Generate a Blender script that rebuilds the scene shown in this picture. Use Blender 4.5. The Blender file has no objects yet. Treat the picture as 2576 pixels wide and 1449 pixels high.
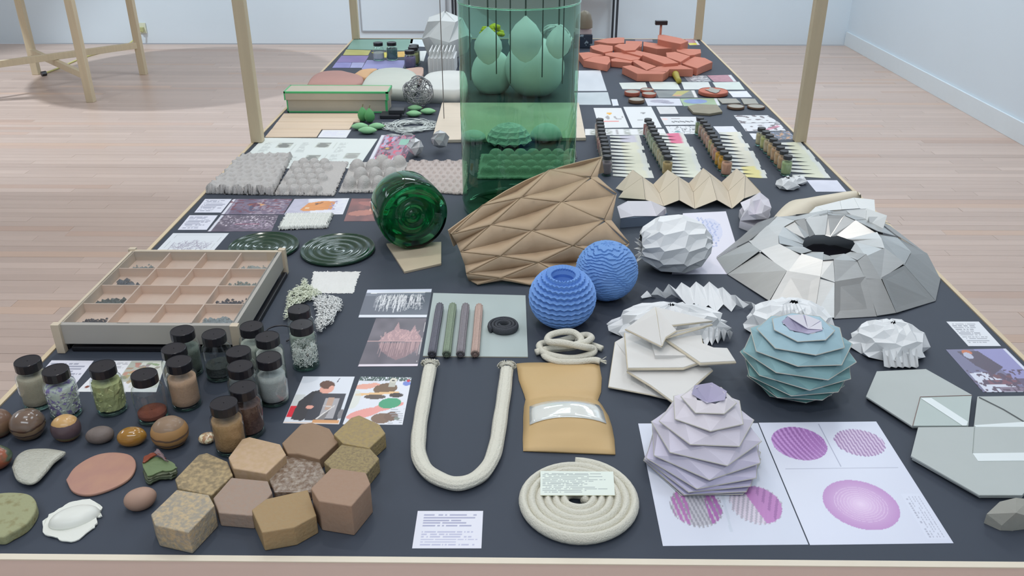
import bpy, math, random
import numpy as np
from mathutils import Vector, Matrix
S = bpy.context.scene
COL = S.collection
rng = np.random.RandomState(7)
random.seed(7)
# ---------------------------------------------------------------- camera, world, lights, exposure
F = 2156.0; TZ = 0.75; CZ = 1.625; PITCH = math.radians(26.3); YAW = math.radians(0.64)
cd = bpy.data.cameras.new('camera'); cam = bpy.data.objects.new('camera', cd); COL.objects.link(cam)
cam.location = (0, 0, CZ); cam.rotation_euler = (math.pi/2-PITCH, 0, YAW)
cd.sensor_width = 36; cd.lens = F/2576*36; cd.clip_start = 0.05
S.camera = cam
wd = bpy.data.worlds.new('world'); S.world = wd; wd.use_nodes = True
wd.node_tree.nodes['Background'].inputs[0].default_value = (.8, .88, 1, 1)
wd.node_tree.nodes['Background'].inputs[1].default_value = 0.5
S.view_settings.view_transform = 'Standard'; S.view_settings.look = 'None'
S.view_settings.gamma = 1; S.view_settings.use_curve_mapping = False
S.view_settings.exposure = -0.55
S.cycles.max_bounces = 10; S.cycles.diffuse_bounces = 4; S.cycles.glossy_bounces = 4
S.cycles.transmission_bounces = 10; S.cycles.transparent_max_bounces = 24
S.cycles.caustics_reflective = False; S.cycles.caustics_refractive = False
S.cycles.sample_clamp_indirect = 4; S.cycles.use_denoising = True
def area(name, loc, sx, sy, e, col=(1, .97, .96)):
    l = bpy.data.lights.new(name, 'AREA'); l.shape = 'RECTANGLE'; l.size = sx; l.size_y = sy
    l.energy = e; l.color = col
    o = bpy.data.objects.new(name, l); COL.objects.link(o); o.location = loc; return o
LCOL = (.80, .91, 1.0)
for (x, y, sx, sy, e) in ((-.9, 1.3, 1.2, .9, 19), (1.3, 1.9, .9, .9, 19), (-.2, 3.9, 1.6, .9, 32), (-4.6, 3.0, 1, 2, 75), (2.4, 5.4, .8, 2, 52),
                          (-6.2, 5.6, 1.2, 1.6, 30), (-.9, 6.9, 1.6, .6, 54), (1.7, 7.0, 2.0, .8, 66), (-.3, -1.4, 3.4, 1, 85)):
    area('ceiling_light_panel', (x, y, 3.75), sx, sy, e, LCOL)
for (x, y, e) in ((-.75, 2.6, 9), (-.1, .4, 9), (.9, 3.2, 9)):
    l = bpy.data.lights.new('track_spot', 'SPOT'); l.energy = e*9; l.spot_size = 1.5; l.spot_blend = .9; l.shadow_soft_size = .05; l.color = (1, .95, .9)
    o = bpy.data.objects.new('track_spot', l); COL.objects.link(o); o.location = (x, y, 3.6)
l = bpy.data.lights.new('stand_spot', 'SPOT'); l.energy = 620; l.spot_size = 1.25; l.spot_blend = .4; l.shadow_soft_size = .05; l.color = LCOL
o = bpy.data.objects.new('stand_spot', l); COL.objects.link(o); o.location = (-5.03, 6.2, 3.7)
o.rotation_euler = (Vector((-3.2, 6.9, 0))-Vector(o.location)).to_track_quat('-Z', 'Y').to_euler()
# ---------------------------------------------------------------- helpers
_c, _s = math.cos(YAW), math.sin(YAW)
def T(px, py, h=0.0, z0=TZ):
    "point of the plane z = z0 + h seen at the photo pixel (px, py)"
    a = (px-1288)/F; b = (724.5-py)/F
    dx, dy, dz = a, math.cos(PITCH)+b*math.sin(PITCH), -math.sin(PITCH)+b*math.cos(PITCH)
    dx, dy = dx*_c-dy*_s, dx*_s+dy*_c
    t = (z0+h-CZ)/dz
    return Vector((dx*t, dy*t, z0+h))
def crop(ox, oy, sc):
    return lambda X, Y: (ox+X/sc, oy+Y/sc)
C4 = crop(1420, 60, 4.767); C5 = crop(1400, 240, 3.578); C7 = crop(1280, 620, 3.301); C8 = crop(1800, 700, 3.316)
C2 = crop(700, 60, 5.152); CH = crop(360, 1020, 3.386); CT = crop(100, 480, 2.994); CK = crop(500, 240, 3.677); CM = crop(1500, 380, 2.862)
def lin(c):
    c = np.asarray(c, float)/255.
    return np.where(c <= .04045, c/12.92, ((c+.055)/1.055)**2.4)
KL = np.array([.76, .80, .90])
def A(r, g, b):
    return tuple(np.clip(lin((r, g, b))/KL, .004, .86))
_m = {}
def mat(name, col, rough=.6, metal=0, var=.08, scale=25, bump=0, bscale=150, coat=0, col2=None, attr=False, spec=.4, stretch=None, detail=4, thr=None):
    if name in _m: return _m[name]
    m = bpy.data.materials.new(name); m.use_nodes = True; nt = m.node_tree; N = nt.nodes; L = nt.links
    b = N['Principled BSDF']; b.inputs['Roughness'].default_value = rough; b.inputs['Metallic'].default_value = metal
    b.inputs['Specular IOR Level'].default_value = spec; b.inputs['Coat Weight'].default_value = coat
    tc = N.new('ShaderNodeTexCoord'); mp = N.new('ShaderNodeMapping'); L.new(tc.outputs['Object'], mp.inputs[0])
    if stretch: mp.inputs['Scale'].default_value = stretch
    if attr:
        at = N.new('ShaderNodeAttribute'); at.attribute_name = 'Col'; src = at.outputs['Color']
    else: src = None
    if var or col2:
        n = N.new('ShaderNodeTexNoise'); n.inputs['Scale'].default_value = scale; n.inputs['Detail'].default_value = detail
        L.new(mp.outputs[0], n.inputs['Vector'])
        mx = N.new('ShaderNodeMix'); mx.data_type = 'RGBA'
        fac = n.outputs['Fac']
        if thr:
            r = N.new('ShaderNodeMapRange'); r.inputs[1].default_value = thr[0]; r.inputs[2].default_value = thr[1]
            L.new(fac, r.inputs[0]); fac = r.outputs[0]
        L.new(fac, mx.inputs[0])
        if attr:
            mx.blend_type = 'MULTIPLY'
            mx.inputs[7].default_value = (1-2*var,)*3+(1,)
            L.new(src, mx.inputs[6])
        else:
            c1 = [max(0, x*(1-var)) for x in col]; c2 = [min(1, x*(1+var)) for x in col] if col2 is None else col2
            mx.inputs[6].default_value = (*c1, 1); mx.inputs[7].default_value = (*c2, 1)
        L.new(mx.outputs[2], b.inputs['Base Color'])
    elif attr: L.new(src, b.inputs['Base Color'])
    else: b.inputs['Base Color'].default_value = (*col, 1)
    if bump:
        n2 = N.new('ShaderNodeTexNoise'); n2.inputs['Scale'].default_value = bscale; n2.inputs['Detail'].default_value = 3
        L.new(mp.outputs[0], n2.inputs['Vector'])
        bp = N.new('ShaderNodeBump'); bp.inputs['Strength'].default_value = bump; bp.inputs['Distance'].default_value = .002
        L.new(n2.outputs['Fac'], bp.inputs['Height']); L.new(bp.outputs[0], b.inputs['Normal'])
    _m[name] = m; return m
def thin_glass(name, col, gloss=(1, 1, 1), rough=.02, ior=1.45):
    if name in _m: return _m[name]
    m = bpy.data.materials.new(name); m.use_nodes = True; nt = m.node_tree; N = nt.nodes; L = nt.links
    N.remove(N['Principled BSDF'])
    t = N.new('ShaderNodeBsdfTransparent'); t.inputs[0].default_value = (*col, 1)
    g = N.new('ShaderNodeBsdfGlossy'); g.inputs['Color'].default_value = (*gloss, 1); g.inputs['Roughness'].default_value = rough
    f = N.new('ShaderNodeFresnel'); gm = N.new('ShaderNodeNewGeometry'); q = N.new('ShaderNodeMapRange')
    q.inputs[3].default_value = ior; q.inputs[4].default_value = 1/ior       # thin wall: both faces reflect alike
    L.new(gm.outputs['Backfacing'], q.inputs[0]); L.new(q.outputs[0], f.inputs[0])
    x = N.new('ShaderNodeMixShader'); L.new(f.outputs[0], x.inputs[0]); L.new(t.outputs[0], x.inputs[1]); L.new(g.outputs[0], x.inputs[2])
    L.new(x.outputs[0], N['Material Output'].inputs[0]); _m[name] = m; return m
def solid_glass(name, col, rough=.02):
    if name in _m: return _m[name]
    m = bpy.data.materials.new(name); m.use_nodes = True; b = m.node_tree.nodes['Principled BSDF']
    b.inputs['Base Color'].default_value = (*col, 1); b.inputs['Transmission Weight'].default_value = 1; b.inputs['Roughness'].default_value = rough
    b.inputs['IOR'].default_value = 1.45
    _m[name] = m; return m
def graded_glass(name, low, high, h):
    "thin glass whose wall thins towards the rim, so the tint lightens with height"
    m = thin_glass(name, low, (.9, 1, .95)); nt = m.node_tree; N = nt.nodes; L = nt.links
    t = [n for n in N if n.type == 'BSDF_TRANSPARENT'][0]; tc = N.new('ShaderNodeTexCoord'); sp = N.new('ShaderNodeSeparateXYZ'); mr = N.new('ShaderNodeMapRange'); mx = N.new('ShaderNodeMix'); mx.data_type = 'RGBA'
    L.new(tc.outputs['Object'], sp.inputs[0]); L.new(sp.outputs['Z'], mr.inputs[0]); mr.inputs[1].default_value = h*.25; mr.inputs[2].default_value = h*.85
    mx.inputs[6].default_value = (*low, 1); mx.inputs[7].default_value = (*high, 1); L.new(mr.outputs[0], mx.inputs[0]); L.new(mx.outputs[2], t.inputs[0]); return m
def tag(o, label=None, cat=None, group=None, kind=None):
    if label: o['label'] = label
    if cat: o['category'] = cat
    if group: o['group'] = group
    if kind: o['kind'] = kind
    return o
def thing(name, label, cat, loc, group=None):
    o = bpy.data.objects.new(name, None); COL.objects.link(o); o.empty_display_size = .01
    o.location = loc; return tag(o, label, cat, group)
def add(name, vf, m, parent=None, smooth=False, cols=None, label=None, cat=None, group=None, kind=None, bevel=0, local=False, solid=0):
    v, f = vf
    v = [Vector(p) for p in v]
    if parent is not None:
        off = Vector((0, 0, 0)) if local else sum_loc(parent)
    elif local: off = Vector((0, 0, 0))
    else:
        xs = [p.x for p in v]; ys = [p.y for p in v]
        off = Vector(((min(xs)+max(xs))/2, (min(ys)+max(ys))/2, min(p.z for p in v)))
    me = bpy.data.meshes.new(name); me.from_pydata([tuple(p-off) for p in v], [], [tuple(q) for q in f])
    me.materials.append(m)
    if smooth: me.polygons.foreach_set('use_smooth', [True]*len(me.polygons))
    if cols is not None:
        ca = me.color_attributes.new('Col', 'FLOAT_COLOR', 'POINT')
        d = np.ones((len(v), 4)); d[:, :3] = cols; ca.data.foreach_set('color', d.ravel())
    me.update()
    o = bpy.data.objects.new(name, me); COL.objects.link(o)
    if parent is not None: o.parent = parent
    else: o.location = off
    if bevel:
        b = o.modifiers.new('b', 'BEVEL'); b.width = bevel; b.segments = 2; b.limit_method = 'ANGLE'; b.angle_limit = .5
    if solid:
        b = o.modifiers.new('s', 'SOLIDIFY'); b.thickness = solid; b.offset = -1
    return tag(o, label, cat, group, kind)
def sum_loc(o):
    p = Vector(o.location)
    while o.parent is not None: o = o.parent; p = p+Vector(o.location)
    return p
def copy_tree(o, parent=None):
    c = o.copy(); COL.objects.link(c)
    if parent is not None: c.parent = parent
    for ch in list(o.children): copy_tree(ch, c)
    return c
def join(*vfs):
    V = []; Fc = []
    for v, f in vfs:
        k = len(V); V += list(v); Fc += [tuple(i+k for i in q) for q in f]
    return V, Fc
def box(x0, y0, z0, x1, y1, z1):
    v = [(x0, y0, z0), (x1, y0, z0), (x1, y1, z0), (x0, y1, z0), (x0, y0, z1), (x1, y0, z1), (x1, y1, z1), (x0, y1, z1)]
    return v, [(0, 3, 2, 1), (4, 5, 6, 7), (0, 1, 5, 4), (1, 2, 6, 5), (2, 3, 7, 6), (3, 0, 4, 7)]
def plate(top, th=None, base=None):
    "top polygon (world points, any heights) with thickness th, or straight sides down to z = base"
    top = [Vector(p) for p in top]
    a = sum((top[i].x*top[(i+1) % len(top)].y-top[(i+1) % len(top)].x*top[i].y) for i in range(len(top)))
    if a < 0: top = top[::-1]
    n = len(top)
    bot = [Vector((p.x, p.y, p.z-th)) if base is None else Vector((p.x, p.y, base)) for p in top]
    f = [tuple(range(n)), tuple(range(2*n-1, n-1, -1))]+[(n+i, n+(i+1) % n, (i+1) % n, i) for i in range(n)]
    return top+bot, f
def lathe(prof, seg=32, c=(0, 0, 0), closed=False):
    v = []; f = []; n = len(prof)
    for r, z in prof:
        for k in range(seg):
            a = 2*math.pi*k/seg; v.append((c[0]+r*math.cos(a), c[1]+r*math.sin(a), c[2]+z))
    rows = n if closed else n-1
    for i in range(rows):
        for k in range(seg):
            k2 = (k+1) % seg; j = (i+1) % n
            f.append((i*seg+k, i*seg+k2, j*seg+k2, j*seg+k))
    return v, f
def tube(path, r, seg=8, caps=True, rz=None):
    path = [Vector(p) for p in path]; v = []; f = []; n = len(path)
    up = Vector((0, 0, 1))
    for i, p in enumerate(path):
        t = (path[min(i+1, n-1)]-path[max(i-1, 0)]).normalized()
        s = t.cross(up)
        if s.length < .05: s = t.cross(Vector((0, 1, 0)))
        s.normalize(); w = s.cross(t)
        rr = r(i/(n-1)) if callable(r) else r
        for k in range(seg):
            a = 2*math.pi*k/seg; v.append(p+s*(rr*math.cos(a))+w*((rz or rr)*math.sin(a)))
    for i in range(n-1):
        for k in range(seg):
            k2 = (k+1) % seg; f.append((i*seg+k, i*seg+k2, (i+1)*seg+k2, (i+1)*seg+k))
    if caps: f += [tuple(range(seg))[::-1], tuple((n-1)*seg+k for k in range(seg))]
    return v, f
def spline(pts, n=8):
    pts = [Vector(p) for p in pts]; out = []
    P = [pts[0]*2-pts[1]]+pts+[pts[-1]*2-pts[-2]]
    for i in range(1, len(P)-2):
        for k in range(n):
            t = k/n; a, b, c, d = P[i-1], P[i], P[i+1], P[i+2]
            out.append(.5*((2*b)+(c-a)*t+(2*a-5*b+4*c-d)*t*t+(3*b-a-3*c+d)*t**3))
    return out+[pts[-1]]
def vnoise(x, y, seed=0, sc=1.):
    r = np.random.RandomState(seed); g = r.rand(64, 64)
    x = np.asarray(x, float)*sc; y = np.asarray(y, float)*sc
    xi = np.floor(x).astype(int); yi = np.floor(y).astype(int); fx = x-xi; fy = y-yi
    fx = fx*fx*(3-2*fx); fy = fy*fy*(3-2*fy); q = lambda i, j: g[i % 64, j % 64]
    return (q(xi, yi)*(1-fx)+q(xi+1, yi)*fx)*(1-fy)+(q(xi, yi+1)*(1-fx)+q(xi+1, yi+1)*fx)*fy
class Art:
    "flat print painted on the vertices of a sheet, u to the right, v away from the reader"
    def __init__(s, u, v, base): s.u = u; s.v = v; s.c = np.tile(np.array(base, float), (len(u), 1))
    def put(s, m, col, a=1.):
        m = np.asarray(m, float)*a; s.c = s.c*(1-m[:, None])+np.array(col, float)*m[:, None]; return s
    def rect(s, a, b, c, d, col, al=1.): return s.put((s.u > a) & (s.u < c) & (s.v > b) & (s.v < d), col, al)
    def ell(s, cx, cy, rx, ry, col, rot=0., al=1.):
        x = s.u-cx; y = s.v-cy; X = x*math.cos(rot)+y*math.sin(rot); Y = -x*math.sin(rot)+y*math.cos(rot)
        return s.put((X/rx)**2+(Y/ry)**2 < 1, col, al)
    def poly(s, pts, col, al=1.):
        ins = np.zeros(len(s.u), bool); n = len(pts)
        for i in range(n):
            x0, y0 = pts[i]; x1, y1 = pts[(i+1) % n]
            if y0 == y1: continue
            cr = ((y0 > s.v) != (y1 > s.v)) & (s.u < (x1-x0)*(s.v-y0)/(y1-y0)+x0); ins ^= cr
        return s.put(ins, col, al)
    def line(s, a, b, w, col, al=1.):
        ax, ay = a; bx, by = b; dx, dy = bx-ax, by-ay; L2 = dx*dx+dy*dy+1e-9
        t = np.clip(((s.u-ax)*dx+(s.v-ay)*dy)/L2, 0, 1)
        return s.put(np.hypot(s.u-ax-t*dx, s.v-ay-t*dy) < w, col, al)
    def text(s, a, b, c, d, n, col, seed=1, cpl=30, al=.6, vert=False):
        U, Vv = (s.v, s.u) if vert else (s.u, s.v)
        if vert: a, b, c, d = b, a, d, c
        r = np.random.RandomState(seed); k = np.floor((Vv-b)/(d-b)*n).astype(int); fr = (Vv-b)/(d-b)*n-k
        g = r.rand(n+1, cpl+1); e = .55+.45*r.rand(n+1)
        q = np.clip(np.floor((U-a)/(c-a)*cpl), 0, cpl).astype(int); kk = np.clip(k, 0, n)
        m = (U > a) & (U < a+(c-a)*e[kk]) & (Vv > b) & (Vv < d) & (fr > .25) & (fr < .75) & (g[kk, q] > .18)
        return s.put(m, col, al)
    def noise(s, amp, sc, seed=3, colr=(1, 1, 1)):
        s.c = s.c+((vnoise(s.u, s.v, seed, sc)-.5)*2*amp)[:, None]*np.array(colr); return s
    def speck(s, m, sc, thr, col, seed=5, al=1.):
        return s.put(m & (vnoise(s.u, s.v*.8, seed, sc) > thr), col, al)
PRINT = mat('printed_paper', None, .55, attr=True, var=0, spec=.3)
PHOTO = mat('glossy_photo_print', None, .35, attr=True, var=0, spec=.4)
def sheet_vf(q, nu, nv, th, wav=0., seed=0, lift=None):
    q = [Vector(p) for p in q]; v = []; f = []           # q: far-left, far-right, near-right, near-left
    U = np.linspace(0, 1, nu+1); V = np.linspace(0, 1, nv+1)
    for j in range(nv+1):
        for i in range(nu+1):
            p = (q[3]*(1-U[i])+q[2]*U[i])*(1-V[j])+(q[0]*(1-U[i])+q[1]*U[i])*V[j]
            dz = wav*math.sin(U[i]*3+seed)*math.sin(V[j]*3.3+seed*2)+(lift(U[i], V[j]) if lift else 0)
            v.append(Vector((p.x, p.y, p.z+th+max(0, dz))))
    W = nu+1
    for j in range(nv):
        for i in range(nu): a = j*W+i; f.append((a, a+1, a+W+1, a+W))
    n0 = len(v)
    rim = [i for i in range(W)]+[j*W+nu for j in range(1, nv+1)]+[nv*W+i for i in range(nu-1, -1, -1)]+[j*W for j in range(nv-1, 0, -1)]
    for k in rim: v.append(Vector((v[k].x, v[k].y, v[k].z-th)))
    m = len(rim)
    for k in range(m): f.append((n0+k, n0+(k+1) % m, rim[(k+1) % m], rim[k]))
    f.append(tuple(n0+k for k in range(m))[::-1])
    uu = np.tile(U, nv+1); vv = np.repeat(V, nu+1)
    uu = np.concatenate([uu, uu[rim]]); vv = np.concatenate([vv, vv[rim]])
    return v, f, uu, vv
def sheet(name, label, cat, q, art, base=(205, 212, 228), nu=30, nv=20, th=.0006, h=0., group=None, photo=False, wav=0., parent=None, lift=None, edge=None, m=None):
    q = [T(*p, h) if len(p) == 2 else Vector(p) for p in q]
    v, f, uu, vv = sheet_vf(q, nu, nv, th, wav, len(name), lift)
    a = Art(uu, vv, base)
    if art: art(a)
    n0 = (nu+1)*(nv+1); c = np.clip(a.c, 0, 255)
    if edge is not None: c[n0:] = edge
    cols = np.clip(lin(c)/KL, .004, .88)
    return add(name, (v, f), m or (PHOTO if photo else PRINT), parent, cols=cols, label=label, cat=cat, group=group)
# ---------------------------------------------------------------- shared materials
M_table = mat('dark_tabletop', A(57, 64, 79), .6, var=.05, scale=3, spec=.3)
M_ply = mat('plywood_edge', A(196, 182, 160), .55, var=.12, scale=8, stretch=(1, 1, 12), bump=.15)
M_ply2 = mat('plywood_face', A(168, 140, 122), .6, var=.1, scale=4, stretch=(1, 4, 10))
M_post = mat('pale_timber', A(186, 175, 156), .6, var=.1, scale=6, stretch=(9, 9, .6), bump=.1)
M_wall = mat('wall_paint', (.74, .82, .88), .8, var=.02, scale=2)
M_ceil = mat('ceiling_paint', (.8, .8, .8), .9, var=.02)
M_wht = mat('white_paper', (.83, .84, .85), .6, var=.03, scale=40)
M_wht2 = mat('white_card', (.80, .81, .80), .6, var=.03, scale=20)
M_board = mat('grey_board', A(166, 175, 182), .6, var=.03, scale=15)
M_black = mat('black_plastic', (.018, .017, .022), .28, var=.1, spec=.5)
M_capfar = mat('hazed_black_lid', (.045, .047, .052), .55, var=.1, spec=.6)  # haze painted in: the lids' black is lightened and roughened
M_glass = thin_glass('clear_jar_glass', (.93, .96, .95), ior=1.62)
# ---------------------------------------------------------------- room
def struct(name, vf, m, **k): return add(name, vf, m, kind='structure', **k)
XL, XR, YB, YF, ZC = -7.5, 3.25, -3.5, 8.85, 4.0
mfl = mat('floor_boards', None, .36, attr=True, var=.07, scale=5, stretch=(1, 14, 1), spec=.4)
fl = struct('floor', box(XL, YB, -.1, XR, YF, -.012), mat('subfloor', A(188, 164, 155), .6, var=.05))
base_c = np.array([186, 168, 164.])
def plank_col():
    t = rng.rand(); c = base_c+rng.randn()*3.6
    if t > .93: c = c-np.array([4, 9, 12])
    elif t < .05: c = c+np.array([4, -2, -8])
    return np.clip(lin(c)/KL, 0, .85)
PW = .062
near = []; rest = []
for r in range(int((YF-.3)/PW)):
    y0 = .3+r*PW; x = XL+rng.rand()*.9
    while x < XR-.02:
        Lp = .7+rng.rand()*1.1; x1 = min(x+Lp, XR-.002); xm = (x+x1)/2
        dep = y0*.9+.72; u = xm/dep*F
        vis = abs(u) < 1700 and (xm < -1.0 or xm > 1.0) and y0 > 2.2
        if y0 > 1.2 or True: (near if (vis and y0 < 5.2) else rest).append((x, y0, x1, y0+PW, vis))
        x = x1
near.sort(key=lambda p: p[1])
rest += near[290:]; near = near[:290]
for (x, y0, x1, y1, _v) in near:
    add('floor_plank', box(x+.0006, y0+.0005, -.012, x1-.0006, y1-.0005, rng.rand()*.0006), mfl, fl, cols=np.tile(plank_col(), (8, 1)))
vf = [box(x+.0006, y0+.0005, -.012, x1-.0006, y1-.0005, 0) for (x, y0, x1, y1, _v) in rest]
cc = np.concatenate([np.tile(plank_col(), (8, 1)) for _ in rest])
add('floor_boards_beyond', join(*vf), mfl, fl, cols=cc, kind='stuff')
struct('wall_back', box(XL, YF, 0, XR, YF+.12, ZC), M_wall)
struct('wall_right', box(XR, YB, 0, XR+.12, YF+.12, ZC), M_wall)
struct('wall_left', box(XL-.12, YB, 0, XL, YF+.12, ZC), M_wall)
struct('wall_front', box(XL, YB-.12, 0, XR, YB, ZC), M_wall)
struct('ceiling', box(XL-.1, YB-.1, ZC, XR+.1, YF+.1, ZC+.1), M_ceil)
struct('baseboard_right', box(XR-.016, YB, .001, XR-.001, YF-.02, .13), mat('baseboard_paint', (.78, .84, .87), .6, var=.02))
# framed access panel on the back wall
ap = thing('wall_panel', 'large pale flush panel with thin grey outline on back wall', 'panel', (-1.15, YF-.02, .13))
x0, x1, z0, z1 = -1.60, -.76, .13, 1.5
add('panel_face', box(x0, YF-.012, z0, x1, YF-.002, z1), M_wall, ap)
mg = mat('grey_trim', (.38, .40, .43), .6, var=0)
for b in ((x0-.012, z0-.012, x1+.012, z0), (x0-.012, z1, x1+.012, z1+.012), (x0-.012, z0, x0, z1), (x1, z0, x1+.012, z1)):
    add('frame_strip', box(b[0], YF-.016, b[1], b[2], YF-.002, b[3]), mg, ap)
# wall socket and cord at left
so = thing('wall_socket', 'small pale wall socket low on back wall behind the trestle legs', 'socket', (T(270, 108, 0, .15).x, YF-.03, .12))
p = so.location
add('socket_plate', box(p.x-.04, YF-.012, .1, p.x+.04, YF-.002, .2), mat('socket_white', (.75, .77, .6), .5, var=.02), so)
add('plug', box(p.x-.02, YF-.045, .12, p.x+.02, YF-.012, .16), mat('plug_cream', (.5, .5, .25), .5, var=.02), so)
cpts = spline([Vector((p.x, YF-.05, .13)), Vector((p.x-.1, YF-.2, .02)), T(215, 143, .008, 0), T(150, 170, .008, 0), T(108, 186, .008, 0)], 8)
add('power_cord', tube(cpts, .007, 6), mat('cord_yellow', A(190, 190, 130), .5, var=0), smooth=True, label='thin yellowish power cord running over floor to wall socket', cat='cord')
add('cord_plug', tube([T(104, 186, .02, 0), T(116, 184, .02, 0)], .02, 8), M_black, label='small black cord connector on floor under the trestle legs', cat='plug')
# round stand whose legs show at the top left
L1, L2, L3 = T(93, 187, 0, 0), T(230, 256, 0, 0), T(362, 187, 0, 0); Lc = (L1+L2)/2; L4 = 2*Lc-L3
st = thing('round_stand', 'tall round display stand with timber legs and crossed stretchers at left', 'stand', (Lc.x, Lc.y, 0))
for q in (L1, L2, L3, L4):
    add('leg', box(q.x-.028, q.y-.028, 0, q.x+.028, q.y+.028, 1.45), M_post, st, bevel=.003)
def beam(a, b, w, h0, h1):
    d = (b-a).normalized(); n = Vector((-d.y, d.x, 0))*w
    return plate([Vector((*(a+n).xy, h1)), Vector((*(b+n).xy, h1)), Vector((*(b-n).xy, h1)), Vector((*(a-n).xy, h1))], h1-h0)
add('stretcher', beam(L1, L2, .018, .17, .22), M_post, st, bevel=.002)
add('stretcher', beam(L3, L4, .018, .222, .272), M_post, st, bevel=.002)
add('round_top', join(lathe([(0.001, 1.45), (.74, 1.45), (.74, 1.48), (0.001, 1.48)], 64, (Lc.x, Lc.y, 0))), M_ply, st)
# black metal shelf against the back wall
sh = thing('metal_shelf', 'black thin metal shelf rack against back wall behind the green vase', 'shelf', (0, YF-.3, 0))
a = T(1129, 56, 0, 0)
sx0, sx1 = -.655, .90; yb = YF-.42
mbm = mat('black_steel', (.03, .035, .045), .5, var=0)
for x in (sx0, sx1):
    for y in (yb, YF-.06): add('upright', box(x-.01, y-.01, 0, x+.01, y+.01, 1.5), mbm, sh)
for z in (.5, 1.0, 1.45):
    add('shelf_board', box(sx0, yb, z-.012, sx1, YF-.06, z+.012), mat('shelf_dark', (.2, .22, .24), .5), sh)
for (x, w, c, lb) in ((.76, .1, (150, 60, 60), 'red'), (.62, .12, (120, 100, 150), 'violet'), (-.3, .16, (190, 195, 200), 'pale grey')):
    add('book', plate([(x-w/2, yb+.02, .74), (x+w/2, yb+.02, .74), (x+w/2, yb+.05, .74), (x-w/2, yb+.05, .74)], base=.5125), mat('book_'+lb, A(*c), .6), bevel=.002, label=lb+' cover book standing upright on black metal shelf rack', cat='book')
# ---------------------------------------------------------------- exhibition table
X0, X1, Y0, Y1 = -.946, .999, .902, 4.92
tb = thing('exhibition_table', 'long low display table with dark top, pale plywood rim and timber posts', 'table', (0, 2.9, 0))
R = .011
add('tabletop', box(X0+R, Y0+R, TZ-.03, X1-R, Y1-R, TZ), M_table, tb)
add('rim', box(X0, Y0, TZ-.075, X1, Y0+R-.001, TZ+.0005), mat('rim_front', A(208, 190, 188), .55, var=.05, scale=3, stretch=(1, 6, 8)), tb)
add('rim_edge', box(X0, Y0-.001, TZ-.0005, X1, Y0+R-.001, TZ+.0015), mat('rim_top', A(206, 200, 192), .5, var=.04), tb)
add('rim', box(X0, Y1-R+.001, TZ-.075, X1, Y1, TZ+.002), M_ply, tb)
add('rim', box(X0, Y0+R, TZ-.075, X0+R-.001, Y1-R, TZ+.002), M_ply, tb)
add('rim', box(X1-R+.001, Y0+R, TZ-.075, X1, Y1-R, TZ+.002), M_ply, tb)
for (x, y) in ((X0+.02, T(640, 357).y), (X1-.02, T(2022, 356).y), (X0+.02, Y1-.02), (X1-.02, Y1-.02)):
    add('post', box(x-.02, y-.017, TZ+.002, x+.02, y+.017, 2.6), M_post, tb, bevel=.002)
for x in (X0+.06, X1-.06):
    for y in (Y0+.06, 2.9, Y1-.06): add('leg', box(x-.03, y-.03, 0, x+.03, y+.03, TZ-.03), M_post, tb)
for x in (X0+.02, X1-.02): add('top_rail', box(x-.02, T(640, 357).y-.02, 2.6, x+.02, Y1, 2.64), M_post, tb)
# ---------------------------------------------------------------- papers, cards and photographs
DK = (92, 98, 116)
def words(n, seed, cpl=34, m=(.07, .1, .95, .92), col=(120, 124, 150)):
    return lambda a: a.text(m[0], m[1], m[2], m[3], n, col, seed, cpl, .55)
def art_bilingual(a):
    a.text(.1, .55, .95, .92, 5, (120, 124, 160), 3, 26, .6); a.text(.1, .06, .97, .46, 6, (140, 144, 178), 4, 40, .5)
sheet('text_card', 'white bilingual text card lying alone near the front rim below the U-shaped rope', 'card', [(1051, 1286), (1215.4, 1286), (1211, 1380), (1036.7, 1380)], art_bilingual, (206, 210, 238), 100, 78)
def art_lines(n, seed, cpl=30): return lambda a: a.text(.06, .08, .95, .93, n, (110, 115, 140), seed, cpl, .6)
sheet('text_card', 'white text card behind the leftmost pair of big jars', 'card', [(130, 907), (236, 908), (176, 985), (62, 985)], art_lines(10, 5), (205, 209, 232), 80, 60)
def art_minerals(a):
    r = np.random.RandomState(2)
    a.rect(.42, .3, .95, 1., (165, 172, 170)); a.rect(.62, .12, 1, .95, (196, 202, 204))
    for k in range(34):
        cx, cy = .45+r.rand()*.5, .3+r.rand()*.6; a.ell(cx, cy, .035, .06, (120+r.randint(60), 110+r.randint(50), 100+r.randint(40)), r.rand()*3, .8)
    for k in range(7): a.ell(.08+.045*(k % 2), .15+.11*k, .03, .035, [(120, 70, 60), (60, 60, 70), (90, 90, 110)][k % 3])
    a.text(.2, .75, .4, .95, 5, (110, 110, 130), 8, 8)
    a.rect(.0, .0, 1, .1, (212, 218, 236))
sheet('printed_card', 'white card printed with pebbles and crystals behind the pale green filled jar', 'card', [(270, 908), (418, 908), (393, 987), (192, 986)], art_minerals, (210, 215, 232), 90, 50)
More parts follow.
